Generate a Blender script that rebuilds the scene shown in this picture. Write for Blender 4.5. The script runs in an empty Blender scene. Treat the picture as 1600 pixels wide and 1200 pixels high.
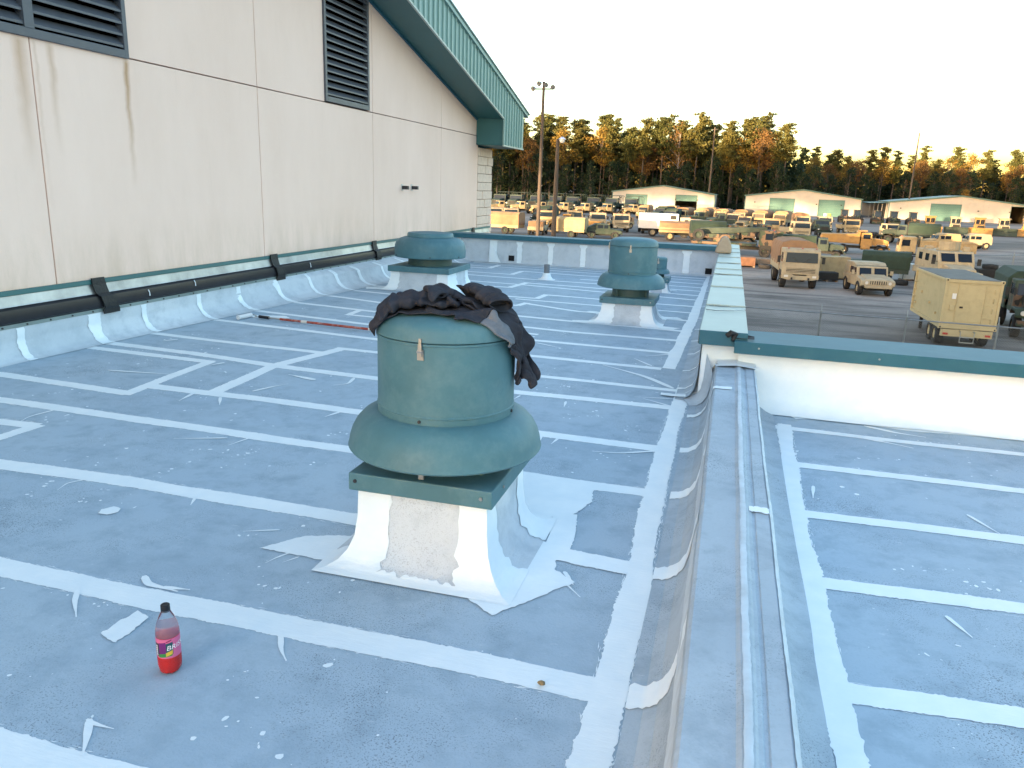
import bpy, math, random
from math import sin, cos, pi, radians, atan2, hypot, sqrt
from mathutils import Matrix, Vector, noise as mnoise

# ------------------------------------------------------------------ camera, sky, sun, exposure
scene = bpy.context.scene
col = scene.collection
CAM_YAW, CAM_PITCH, CAM_ROLL = radians(15.191), radians(14.510), radians(1.988)
cam_data = bpy.data.cameras.new('camera')
cam_data.sensor_width = 36.0
cam_data.lens = 27.0
cam_data.clip_start = 0.05
cam_data.clip_end = 6000
cam = bpy.data.objects.new('camera', cam_data)
col.objects.link(cam)
_f = Vector((-sin(CAM_YAW)*cos(CAM_PITCH), cos(CAM_YAW)*cos(CAM_PITCH), -sin(CAM_PITCH)))
_r0 = Vector((cos(CAM_YAW), sin(CAM_YAW), 0)); _d0 = _f.cross(_r0)
_r = cos(CAM_ROLL)*_r0 - sin(CAM_ROLL)*_d0
_d = sin(CAM_ROLL)*_r0 + cos(CAM_ROLL)*_d0
_m = Matrix((_r, -_d, -_f)).transposed().to_4x4(); _m.translation = (0, 0, 1.65)
cam.matrix_world = _m
scene.camera = cam

SUN_ELEV = radians(1.8)
SUN_AZ = radians(33)          # the light travels towards +X (sin) and +Y (cos): the sun is low behind the camera, to its left
world = bpy.data.worlds.new('World'); scene.world = world; world.use_nodes = True
wn = world.node_tree.nodes; wl = world.node_tree.links
sky = wn.new('ShaderNodeTexSky'); sky.sky_type = 'NISHITA'; sky.sun_disc = False
sky.sun_elevation = SUN_ELEV
sky.sun_rotation = SUN_AZ + pi
sky.altitude = 50; sky.air_density = 0.75; sky.dust_density = 1.7; sky.ozone_density = 1.0
wn['Background'].inputs['Strength'].default_value = 0.15
wl.new(sky.outputs['Color'], wn['Background'].inputs['Color'])
sun_data = bpy.data.lights.new('sun', 'SUN'); sun_data.energy = 2.2; sun_data.angle = radians(0.5); sun_data.color = (1.0, 0.70, 0.40)
sun = bpy.data.objects.new('sun', sun_data); col.objects.link(sun)
_sd = Vector((sin(SUN_AZ)*cos(SUN_ELEV), cos(SUN_AZ)*cos(SUN_ELEV), -sin(SUN_ELEV)))
sun.rotation_euler = _sd.to_track_quat('-Z', 'Y').to_euler(); sun.location = (-40, -60, 40)
scene.view_settings.view_transform = 'Standard'
scene.view_settings.look = 'None'
scene.view_settings.gamma = 1
scene.view_settings.use_curve_mapping = False
scene.view_settings.exposure = 3.75
scene.cycles.max_bounces = 8
scene.cycles.transparent_max_bounces = 8

# ------------------------------------------------------------------ helpers
class MB:
    """collects verts and faces; build() links them as one mesh object"""
    def __init__(s): s.v = []; s.f = []
    def add(s, vs, fs):
        o = len(s.v); s.v += [tuple(p) for p in vs]; s.f += [tuple(o+i for i in q) for q in fs]; return s
    def box(s, x0, x1, y0, y1, z0, z1):
        return s.add([(x0,y0,z0),(x1,y0,z0),(x1,y1,z0),(x0,y1,z0),(x0,y0,z1),(x1,y0,z1),(x1,y1,z1),(x0,y1,z1)],
                     [(0,3,2,1),(4,5,6,7),(0,1,5,4),(1,2,6,5),(2,3,7,6),(3,0,4,7)])
    def hexa(s, b, t):
        return s.add(list(b)+list(t), [(0,3,2,1),(4,5,6,7),(0,1,5,4),(1,2,6,5),(2,3,7,6),(3,0,4,7)])
    def prism(s, poly, a, b, ax='y'):
        """poly: 2D outline, extruded from a to b along ax ('y': poly is (x,z); 'x': (y,z); 'z': (x,y))"""
        n = len(poly)
        def P(p, w): return (p[0], w, p[1]) if ax == 'y' else ((w, p[0], p[1]) if ax == 'x' else (p[0], p[1], w))
        vs = [P(p, a) for p in poly]+[P(p, b) for p in poly]
        fs = [tuple(range(n)), tuple(range(2*n-1, n-1, -1))]+[(i, n+i, n+(i+1) % n, (i+1) % n) for i in range(n)]
        return s.add(vs, fs)
    def cyl(s, p0, p1, r0, r1=None, n=12, caps=True):
        r1 = r0 if r1 is None else r1
        p0 = Vector(p0); p1 = Vector(p1); d = (p1-p0).normalized()
        u = d.orthogonal().normalized(); w = d.cross(u)
        vs = [p0+r0*(cos(2*pi*i/n)*u+sin(2*pi*i/n)*w) for i in range(n)]+[p1+r1*(cos(2*pi*i/n)*u+sin(2*pi*i/n)*w) for i in range(n)]
        fs = [(i, (i+1) % n, n+(i+1) % n, n+i) for i in range(n)]
        if caps: fs += [tuple(range(n-1, -1, -1)), tuple(range(n, 2*n))]
        return s.add(vs, fs)
    def lathe(s, prof, n=32, c=(0, 0, 0), ax='z'):
        o = len(s.v); k = len(prof)
        for i in range(n):
            a = 2*pi*i/n
            for r, z in prof:
                p = (r*cos(a), r*sin(a), z) if ax == 'z' else (r*cos(a), z, r*sin(a))
                s.v.append((c[0]+p[0], c[1]+p[1], c[2]+p[2]))
        for i in range(n):
            j = (i+1) % n
            for q in range(k-1): s.f.append((o+i*k+q, o+j*k+q, o+j*k+q+1, o+i*k+q+1))
        return s
    def tube(s, pts, r, n=8):
        pts = [Vector(p) for p in pts]; o = len(s.v); u = None
        for i, p in enumerate(pts):
            d = (pts[min(i+1, len(pts)-1)]-pts[max(i-1, 0)]).normalized()
            u = d.orthogonal().normalized() if u is None else (u-d*u.dot(d)).normalized()
            w = d.cross(u); rr = r[i] if isinstance(r, (list, tuple)) else r
            for q in range(n): s.v.append(tuple(p+rr*(cos(2*pi*q/n)*u+sin(2*pi*q/n)*w)))
        for i in range(len(pts)-1):
            for q in range(n): s.f.append((o+i*n+q, o+i*n+(q+1) % n, o+(i+1)*n+(q+1) % n, o+(i+1)*n+q))
        s.f += [tuple(o+q for q in range(n-1, -1, -1)), tuple(o+(len(pts)-1)*n+q for q in range(n))]
        return s
    def mesh(s, name, mat, smooth=None):
        me = bpy.data.meshes.new(name); me.from_pydata(s.v, [], s.f); me.update()
        if mat is not None: me.materials.append(mat)
        if smooth is not None:
            me.polygons.foreach_set('use_smooth', [True]*len(me.polygons))
            me.set_sharp_from_angle(angle=radians(smooth))
        return me
    def build(s, name, mat, parent=None, smooth=None, bevel=0, loc=None, rot=None):
        return link(name, s.mesh(name, mat, smooth), parent, bevel, loc, rot)

def link(name, me, parent=None, bevel=0, loc=None, rot=None):
    o = bpy.data.objects.new(name, me); col.objects.link(o)
    if parent is not None: o.parent = parent
    if loc is not None: o.location = loc
    if rot is not None: o.rotation_euler = rot
    if bevel:
        b = o.modifiers.new('bevel', 'BEVEL'); b.width = bevel; b.segments = 2; b.limit_method = 'ANGLE'; b.angle_limit = radians(35)
    return o
def tag(o, label=None, cat=None, group=None, kind=None):
    if label: o['label'] = label
    if cat: o['category'] = cat
    if group: o['group'] = group
    if kind: o['kind'] = kind
    return o
def thing(name, label, cat, loc=(0, 0, 0), rz=0, group=None):
    o = bpy.data.objects.new(name, None); col.objects.link(o); o.empty_display_size = 0.2
    o.location = loc; o.rotation_euler = (0, 0, rz)
    return tag(o, label, cat, group)
def copy_tree(o, parent=None):
    c = o.copy(); col.objects.link(c); c.parent = parent
    for ch in list(o.children): copy_tree(ch, c)
    return c

# ------------------------------------------------------------------ materials
def mat(name, base, rough=0.7, metal=0.0, var=0.0, scale=2.0, dirt=None, dirt_amt=0.0, dirt_scale=1.5, bump=0.0, bump_scale=40, spec=0.4, stretch=(1, 1, 1), rand=0.0):
    m = bpy.data.materials.new(name); m.use_nodes = True
    N = m.node_tree.nodes; L = m.node_tree.links; b = N['Principled BSDF']
    b.inputs['Roughness'].default_value = rough; b.inputs['Metallic'].default_value = metal
    b.inputs['Specular IOR Level'].default_value = spec
    b.inputs['Base Color'].default_value = (*base, 1)
    if var or dirt_amt or bump or rand:
        g = N.new('ShaderNodeNewGeometry'); mp = N.new('ShaderNodeMapping'); mp.inputs['Scale'].default_value = stretch
        L.new(g.outputs['Position'], mp.inputs['Vector'])
        c = N.new('ShaderNodeRGB'); c.outputs[0].default_value = (*base, 1); cur = c.outputs[0]
        if var:
            t = N.new('ShaderNodeTexNoise'); t.inputs['Scale'].default_value = scale; t.inputs['Detail'].default_value = 8; t.inputs['Roughness'].default_value = 0.65
            L.new(mp.outputs[0], t.inputs['Vector'])
            r = N.new('ShaderNodeMapRange'); r.inputs['From Min'].default_value = 0.3; r.inputs['From Max'].default_value = 0.7
            r.inputs['To Min'].default_value = 1-var; r.inputs['To Max'].default_value = 1+var
            L.new(t.outputs['Fac'], r.inputs['Value'])
            h = N.new('ShaderNodeVectorMath'); h.operation = 'SCALE'
            L.new(cur, h.inputs[0]); L.new(r.outputs[0], h.inputs['Scale']); cur = h.outputs[0]
        if rand:
            oi = N.new('ShaderNodeObjectInfo'); r = N.new('ShaderNodeMapRange'); r.inputs['To Min'].default_value = 1-rand; r.inputs['To Max'].default_value = 1+rand
            L.new(oi.outputs['Random'], r.inputs['Value'])
            h = N.new('ShaderNodeVectorMath'); h.operation = 'SCALE'
            L.new(cur, h.inputs[0]); L.new(r.outputs[0], h.inputs['Scale']); cur = h.outputs[0]
        if dirt_amt:
            t = N.new('ShaderNodeTexNoise'); t.inputs['Scale'].default_value = dirt_scale; t.inputs['Detail'].default_value = 10; t.inputs['Roughness'].default_value = 0.7
            L.new(mp.outputs[0], t.inputs['Vector'])
            r = N.new('ShaderNodeMapRange'); r.inputs['From Min'].default_value = 0.48; r.inputs['From Max'].default_value = 0.72; r.inputs['To Max'].default_value = dirt_amt
            L.new(t.outputs['Fac'], r.inputs['Value'])
            x = N.new('ShaderNodeMix'); x.data_type = 'RGBA'; x.inputs['B'].default_value = (*dirt, 1)
            L.new(r.outputs[0], x.inputs['Factor']); L.new(cur, x.inputs['A']); cur = x.outputs['Result']
        L.new(cur, b.inputs['Base Color'])
        if bump:
            t = N.new('ShaderNodeTexNoise'); t.inputs['Scale'].default_value = bump_scale; t.inputs['Detail'].default_value = 6
            L.new(mp.outputs[0], t.inputs['Vector'])
            u = N.new('ShaderNodeBump'); u.inputs['Strength'].default_value = bump; u.inputs['Distance'].default_value = 0.01
            L.new(t.outputs['Fac'], u.inputs['Height']); L.new(u.outputs[0], b.inputs['Normal'])
    return m
def nd(m): return m.node_tree.nodes, m.node_tree.links
def ntex(N, L, src, scale, detail=6, rough=0.6):
    t = N.new('ShaderNodeTexNoise'); t.inputs['Scale'].default_value = scale; t.inputs['Detail'].default_value = detail; t.inputs['Roughness'].default_value = rough
    L.new(src, t.inputs['Vector']); return t.outputs['Fac']
def nmap(N, L, src, a, b, c=0.0, d=1.0):
    r = N.new('ShaderNodeMapRange'); r.inputs['From Min'].default_value = a; r.inputs['From Max'].default_value = b
    r.inputs['To Min'].default_value = c; r.inputs['To Max'].default_value = d; L.new(src, r.inputs['Value']); return r.outputs[0]
def nmix(N, L, fac, a, b):
    x = N.new('ShaderNodeMix'); x.data_type = 'RGBA'
    L.new(fac, x.inputs['Factor'])
    for k, v in (('A', a), ('B', b)):
        if isinstance(v, tuple): x.inputs[k].default_value = (*v, 1)
        else: L.new(v, x.inputs[k])
    return x.outputs['Result']
def nmath(N, L, op, a, b=None):
    x = N.new('ShaderNodeMath'); x.operation = op
    for i, v in enumerate((a, b)):
        if v is None: continue
        if isinstance(v, (int, float)): x.inputs[i].default_value = v
        else: L.new(v, x.inputs[i])
    return x.outputs[0]
def geo_pos(N, L, scale=(1, 1, 1)):
    g = N.new('ShaderNodeNewGeometry'); mp = N.new('ShaderNodeMapping'); mp.inputs['Scale'].default_value = scale
    L.new(g.outputs['Position'], mp.inputs['Vector']); return mp.outputs[0]
def bumpn(N, L, b, h, strength, dist=0.01):
    u = N.new('ShaderNodeBump'); u.inputs['Strength'].default_value = strength; u.inputs['Distance'].default_value = dist
    L.new(h, u.inputs['Height']); L.new(u.outputs[0], b.inputs['Normal'])

M = {}
def membrane(name, base, dark, light, speck=0.5):
    m = mat(name, base, 0.75); N, L = nd(m); b = N['Principled BSDF']
    p = geo_pos(N, L)
    big = ntex(N, L, p, 0.9, 4, 0.55); mid = ntex(N, L, p, 5.5, 8, 0.65); fine = ntex(N, L, p, 90, 3, 0.6); grit = ntex(N, L, p, 170, 2, 0.5)
    c = nmix(N, L, nmap(N, L, big, 0.38, 0.68), base, light)
    c = nmix(N, L, nmap(N, L, mid, 0.47, 0.68, 0, 0.9), c, dark)
    c = nmix(N, L, nmap(N, L, fine, 0.52, 0.75, 0, 0.35), c, dark)
    # dark grit showing through the worn coating, only in worn areas
    worn = nmap(N, L, ntex(N, L, p, 1.3, 6, 0.7), 0.46, 0.62)
    g = nmath(N, L, 'MULTIPLY', nmap(N, L, grit, 0.57, 0.63), worn)
    c = nmix(N, L, nmath(N, L, 'MULTIPLY', g, speck), c, (0.09, 0.10, 0.12))
    st = nmap(N, L, ntex(N, L, geo_pos(N, L, (0.8, 1.6, 1)), 0.9, 7, 0.72), 0.52, 0.70, 0, 0.55)
    c = nmix(N, L, st, c, dark)
    # scuffs of thin white coat
    sm = ntex(N, L, geo_pos(N, L, (9, 22, 9)), 1.0, 8, 0.75)
    c = nmix(N, L, nmap(N, L, sm, 0.62, 0.72, 0, 0.5), c, (0.66, 0.74, 0.80))
    L.new(c, b.inputs['Base Color'])
    bumpn(N, L, b, fine, 0.35, 0.004)
    return m
M['membrane'] = membrane('roof_membrane', (0.345, 0.455, 0.555), (0.265, 0.36, 0.445), (0.385, 0.49, 0.575), 0.75)
M['flash'] = membrane('flashing_membrane', (0.50, 0.57, 0.63), (0.41, 0.48, 0.54), (0.58, 0.64, 0.69), 0.3)
M['curbm'] = membrane('curb_membrane', (0.35, 0.44, 0.52), (0.275, 0.35, 0.42), (0.42, 0.51, 0.585), 0.7)
def paint_mat():
    m = mat('white_roof_coating', (0.80, 0.82, 0.83), 0.55, spec=0.5); N, L = nd(m); b = N['Principled BSDF']
    p = geo_pos(N, L)
    c = nmix(N, L, nmap(N, L, ntex(N, L, p, 6, 6, 0.6), 0.35, 0.7), (0.70, 0.80, 0.86), (0.78, 0.86, 0.90))
    L.new(c, b.inputs['Base Color'])
    bumpn(N, L, b, ntex(N, L, geo_pos(N, L, (14, 60, 14)), 1.0, 5, 0.6), 0.5, 0.004)
    return m
M['paint'] = paint_mat()
M['thinpaint'] = mat('thin_white_coating', (0.47, 0.56, 0.63), 0.65, var=0.15, scale=9)
M['fan'] = mat('weathered_teal_enamel', (0.062, 0.165, 0.203), 0.55, var=0.14, scale=3.0, dirt=(0.125, 0.235, 0.26), dirt_amt=0.75, dirt_scale=5, bump=0.06, bump_scale=25, spec=0.45)
M['fandark'] = mat('dark_fan_metal', (0.06, 0.115, 0.11), 0.5, var=0.1)  # darker teal metal of the necks, throat and standoffs
M['teal'] = mat('teal_coping_paint', (0.020, 0.110, 0.155), 0.55, var=0.10, scale=1.5, bump=0.04, bump_scale=6, dirt=(0.06, 0.17, 0.20), dirt_amt=0.4, dirt_scale=4)
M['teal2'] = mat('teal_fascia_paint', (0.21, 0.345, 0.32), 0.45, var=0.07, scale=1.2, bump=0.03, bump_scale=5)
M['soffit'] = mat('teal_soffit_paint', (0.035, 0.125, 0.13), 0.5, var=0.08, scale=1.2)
M['mint'] = mat('pale_mint_coping_metal', (0.36, 0.425, 0.39), 0.45, metal=0.05, var=0.06, scale=2.5, bump=0.25, bump_scale=4, dirt=(0.38, 0.47, 0.44), dirt_amt=0.4, dirt_scale=3)
M['galv'] = mat('galvanised_sheet', (0.34, 0.35, 0.35), 0.45, metal=0.7, var=0.35, scale=2.5, bump=0.1, bump_scale=8)
M['black'] = mat('black_flashing', (0.012, 0.013, 0.018), 0.38, var=0.2, scale=6, spec=0.35)
M['tar'] = mat('black_mastic', (0.014, 0.015, 0.016), 0.6, bump=0.6, bump_scale=35)
M['louver'] = mat('slate_louver_paint', (0.075, 0.085, 0.105), 0.45, var=0.12, scale=5, dirt=(0.13, 0.13, 0.14), dirt_amt=0.4, dirt_scale=8)
M['dark'] = mat('dark_void', (0.008, 0.008, 0.009), 0.9)
M['darkmetal'] = mat('dark_metal', (0.03, 0.03, 0.035), 0.5)
M['screw'] = mat('grey_steel', (0.35, 0.37, 0.37), 0.35, metal=0.8)
M['cmu'] = mat('split_face_block', (0.74, 0.59, 0.49), 0.9, var=0.12, scale=9, bump=0.6, bump_scale=30)
def stucco():
    m = mat('sand_stucco', (0.60, 0.50, 0.40), 0.9, spec=0.2); N, L = nd(m); b = N['Principled BSDF']
    p = geo_pos(N, L); pv = geo_pos(N, L, (1, 1, 0.35))
    c = nmix(N, L, nmap(N, L, ntex(N, L, pv, 1.1, 7, 0.62), 0.35, 0.70), (0.89, 0.665, 0.56), (0.83, 0.61, 0.505))
    c = nmix(N, L, nmap(N, L, ntex(N, L, p, 7, 6, 0.7), 0.50, 0.75, 0, 0.35), c, (0.88, 0.68, 0.57))
    c = nmix(N, L, nmap(N, L, ntex(N, L, geo_pos(N, L, (1, 3.0, 0.3)), 1.5, 6, 0.7), 0.60, 0.80, 0, 0.35), c, (0.72, 0.54, 0.425))
    sep = N.new('ShaderNodeSeparateXYZ'); L.new(p, sep.inputs[0])
    for yc, w, z0, amt in ((5.66, 0.10, 1.55, 0.6), (5.98, 0.05, 1.75, 0.5), (6.89, 0.055, 1.45, 0.95), (5.82, 0.03, 1.2, 0.3)):
        wob = nmath(N, L, 'MULTIPLY', nmath(N, L, 'SUBTRACT', ntex(N, L, geo_pos(N, L, (1, 1, 1.2)), 2.5, 3), 0.5), 0.10)
        dy = nmath(N, L, 'ABSOLUTE', nmath(N, L, 'SUBTRACT', nmath(N, L, 'ADD', sep.outputs['Y'], wob), yc))
        f = nmath(N, L, 'MULTIPLY', nmap(N, L, dy, w, 0.0), nmap(N, L, sep.outputs['Z'], z0, 2.6))
        f = nmath(N, L, 'MULTIPLY', f, nmap(N, L, sep.outputs['Z'], 2.76, 2.70))
        f = nmath(N, L, 'MULTIPLY', f, amt)
        c = nmix(N, L, f, c, (0.46, 0.27, 0.14))
    grime = nmath(N, L, 'MULTIPLY', nmap(N, L, sep.outputs['Z'], 1.25, 0.6), nmap(N, L, ntex(N, L, geo_pos(N, L, (1, 2.2, 0.6)), 2.2, 6, 0.7), 0.38, 0.7, 0, 0.55))
    c = nmix(N, L, grime, c, (0.58, 0.43, 0.31))
    L.new(c, b.inputs['Base Color'])
    bumpn(N, L, b, ntex(N, L, p, 55, 4, 0.6), 0.25, 0.006)
    return m
M['stucco'] = stucco()
def ground_mat():
    m = mat('yard_gravel_asphalt', (0.12, 0.115, 0.11), 0.95, spec=0.15); N, L = nd(m); b = N['Principled BSDF']
    p = geo_pos(N, L); ps = geo_pos(N, L, (0.10, 0.55, 1))
    c = nmix(N, L, nmap(N, L, ntex(N, L, geo_pos(N, L, (0.03, 0.05, 1)), 1.0, 5, 0.6), 0.4, 0.62), (0.145, 0.128, 0.114), (0.30, 0.265, 0.24))
    c = nmix(N, L, nmap(N, L, ntex(N, L, ps, 1.0, 9, 0.72), 0.47, 0.68, 0, 0.9), c, (0.055, 0.052, 0.050))
    c = nmix(N, L, nmap(N, L, ntex(N, L, geo_pos(N, L, (0.22, 0.9, 1)), 1.0, 8, 0.7), 0.58, 0.74, 0, 0.7), c, (0.27, 0.25, 0.23))
    c = nmix(N, L, nmap(N, L, ntex(N, L, p, 6, 6, 0.8), 0.45, 0.8, 0, 0.5), c, (0.075, 0.07, 0.066))
    L.new(c, b.inputs['Base Color'])
    bumpn(N, L, b, ntex(N, L, p, 9, 6, 0.7), 0.4, 0.03)
    return m
M['ground'] = ground_mat()
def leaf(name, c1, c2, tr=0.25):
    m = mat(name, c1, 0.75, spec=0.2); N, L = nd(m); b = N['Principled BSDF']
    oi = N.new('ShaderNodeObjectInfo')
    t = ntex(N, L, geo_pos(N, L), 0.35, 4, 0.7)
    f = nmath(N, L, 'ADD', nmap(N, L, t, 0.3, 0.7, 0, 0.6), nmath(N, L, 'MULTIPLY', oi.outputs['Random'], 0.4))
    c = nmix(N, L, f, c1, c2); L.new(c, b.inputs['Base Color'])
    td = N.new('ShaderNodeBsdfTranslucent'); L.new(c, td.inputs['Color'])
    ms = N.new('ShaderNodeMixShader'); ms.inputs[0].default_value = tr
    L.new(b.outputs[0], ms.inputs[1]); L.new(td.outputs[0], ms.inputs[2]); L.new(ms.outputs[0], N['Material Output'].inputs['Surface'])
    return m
M['pine'] = leaf('pine_needles', (0.040, 0.058, 0.018), (0.125, 0.105, 0.027))
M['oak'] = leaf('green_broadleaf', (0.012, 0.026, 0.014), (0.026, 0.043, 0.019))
M['gold'] = leaf('golden_autumn_leaves', (0.16, 0.095, 0.022), (0.22, 0.15, 0.03))
M['rust'] = leaf('rust_autumn_leaves', (0.11, 0.055, 0.022), (0.16, 0.095, 0.03))
M['bark'] = mat('tree_bark', (0.075, 0.06, 0.05), 0.95, var=0.3, scale=3, rand=0.3)
M['greybark'] = mat('pale_bark', (0.20, 0.175, 0.155), 0.95, var=0.25, scale=3)
M['polewood'] = mat('weathered_pole_wood', (0.085, 0.066, 0.052), 0.9, var=0.3, scale=2, stretch=(6, 6, 0.6))
M['tan'] = mat('desert_tan_paint', (0.34, 0.255, 0.135), 0.75, var=0.10, scale=2.5, dirt=(0.14, 0.10, 0.06), dirt_amt=0.55, dirt_scale=2.0)
M['tan2'] = mat('faded_sand_paint', (0.36, 0.295, 0.19), 0.75, var=0.10, scale=2.5, dirt=(0.16, 0.125, 0.08), dirt_amt=0.55, dirt_scale=2.0)
M['ochre'] = mat('dusty_ochre_paint', (0.34, 0.19, 0.06), 0.75, var=0.15, scale=2.5, dirt=(0.20, 0.12, 0.06), dirt_amt=0.5, dirt_scale=1.5)
M['cyellow'] = mat('tan_shelter_paint', (0.43, 0.345, 0.185), 0.55, var=0.05, scale=2, dirt=(0.25, 0.20, 0.10), dirt_amt=0.4, dirt_scale=2.5)
M['canvas'] = mat('tan_canvas', (0.25, 0.15, 0.085), 0.95, var=0.15, scale=2, bump=0.4, bump_scale=6)
M['green'] = mat('dark_green_paint', (0.022, 0.038, 0.028), 0.7, var=0.2, scale=2, dirt=(0.07, 0.07, 0.055), dirt_amt=0.5)
M['gcanvas'] = mat('green_canvas', (0.022, 0.04, 0.029), 0.9, var=0.15, scale=2, bump=0.3, bump_scale=6)
def camo():
    m = mat('woodland_camouflage', (0.05, 0.07, 0.04), 0.75); N, L = nd(m); b = N['Principled BSDF']
    t = ntex(N, L, geo_pos(N, L), 0.75, 3, 0.5)
    c = nmix(N, L, nmap(N, L, t, 0.50, 0.52), (0.03, 0.046, 0.029), (0.11, 0.07, 0.044))
    c = nmix(N, L, nmap(N, L, ntex(N, L, geo_pos(N, L, (1.3, 1, 1)), 1.1, 3, 0.5), 0.58, 0.60), c, (0.016, 0.017, 0.016))
    L.new(c, b.inputs['Base Color']); return m
M['camo'] = camo()
M['tyre'] = mat('tyre_rubber', (0.018, 0.018, 0.019), 0.85, var=0.3, scale=4, dirt=(0.05, 0.045, 0.038), dirt_amt=0.4, dirt_scale=3)
M['glass'] = mat('dark_vehicle_glass', (0.010, 0.016, 0.026), 0.12, spec=0.22)
M['lens'] = mat('lamp_lens', (0.55, 0.53, 0.48), 0.2)
M['red'] = mat('red_lens', (0.35, 0.03, 0.02), 0.3)
M['chassis'] = mat('undercarriage_grime', (0.025, 0.024, 0.022), 0.85, var=0.2)
M['shed'] = mat('cream_metal_siding', (0.40, 0.37, 0.32), 0.6, var=0.05, scale=0.4, dirt=(0.33, 0.29, 0.23), dirt_amt=0.4, dirt_scale=0.5)
M['shedroof'] = mat('green_metal_roof', (0.075, 0.14, 0.125), 0.5, var=0.1, scale=0.4)
M['rollup'] = mat('green_rollup_door', (0.07, 0.155, 0.135), 0.5, var=0.06, scale=0.8)
M['white'] = mat('white_gloss', (0.62, 0.60, 0.56), 0.5, var=0.06)
M['wood'] = mat('pallet_wood', (0.24, 0.17, 0.115), 0.9, var=0.25, scale=4)
M['rustm'] = mat('rusty_steel', (0.17, 0.085, 0.05), 0.85, var=0.3, scale=4)
M['steel'] = mat('galvanised_post', (0.20, 0.215, 0.22), 0.45, metal=0.6, var=0.15)
M['jacket'] = mat('charcoal_fabric', (0.036, 0.040, 0.052), 0.95, var=0.25, scale=14, bump=0.35, bump_scale=120, spec=0.1, dirt=(0.055, 0.046, 0.052), dirt_amt=0.5, dirt_scale=9)
M['lining'] = mat('grey_lining_fabric', (0.14, 0.16, 0.19), 0.9, var=0.2, scale=20, bump=0.4, bump_scale=60, spec=0.15)
M['poleRed'] = mat('red_fibreglass', (0.36, 0.055, 0.03), 0.4, var=0.3, scale=10, dirt=(0.55, 0.5, 0.48), dirt_amt=0.5, dirt_scale=16)
M['tanstone'] = mat('tan_cast_block', (0.40, 0.325, 0.235), 0.85, var=0.1, scale=8, bump=0.2, bump_scale=30)
# ------------------------------------------------------------------ ground and low building
GZ = -4.6
g = MB(); R_ = 2600
g.add([(-R_, -R_, GZ), (R_, -R_, GZ), (R_, R_, GZ), (-R_, R_, GZ)], [(0, 1, 2, 3)])
tag(g.build('ground', M['ground']), kind='structure')

low = thing('low_building', 'low flat roofed wing under the painted white and grey roof', 'building', (0, 0, GZ))
MB().box(-6.0, 0.16, -4.0, 16.5, 0.0, 4.58).build('wall', M['cmu'], low)
MB().box(0.165, 9.5, -4.0, 6.48, 0.0, 4.575).build('wall', M['cmu'], low)

random.seed(4)
def grid_sheet(x0, x1, y0, y1, step, z, amp):
    mb = MB(); nx = int((x1-x0)/step)+1; ny = int((y1-y0)/step)+1
    for j in range(ny+1):
        for i in range(nx+1):
            x = x0+(x1-x0)*i/nx; y = y0+(y1-y0)*j/ny
            mb.v.append((x, y, z+amp*mnoise.noise(Vector((x*0.9, y*0.9, 3.1)))))
    for j in range(ny):
        for i in range(nx):
            a = j*(nx+1)+i; mb.f.append((a, a+1, a+nx+2, a+nx+1))
    return mb
AMP = 0.005
def rz(x, y): return AMP*mnoise.noise(Vector((x*0.9, y*0.9, 3.1)))
deck = grid_sheet(-5.97, 0.02, -3.5, 16.2, 0.12, 0, AMP).build('roof_deck', M['membrane'], smooth=60); tag(deck, kind='structure')
deck2 = grid_sheet(0.26, 9.3, -3.5, 6.3, 0.12, 0, AMP).build('roof_deck', M['membrane'], smooth=60); tag(deck2, kind='structure')

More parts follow.
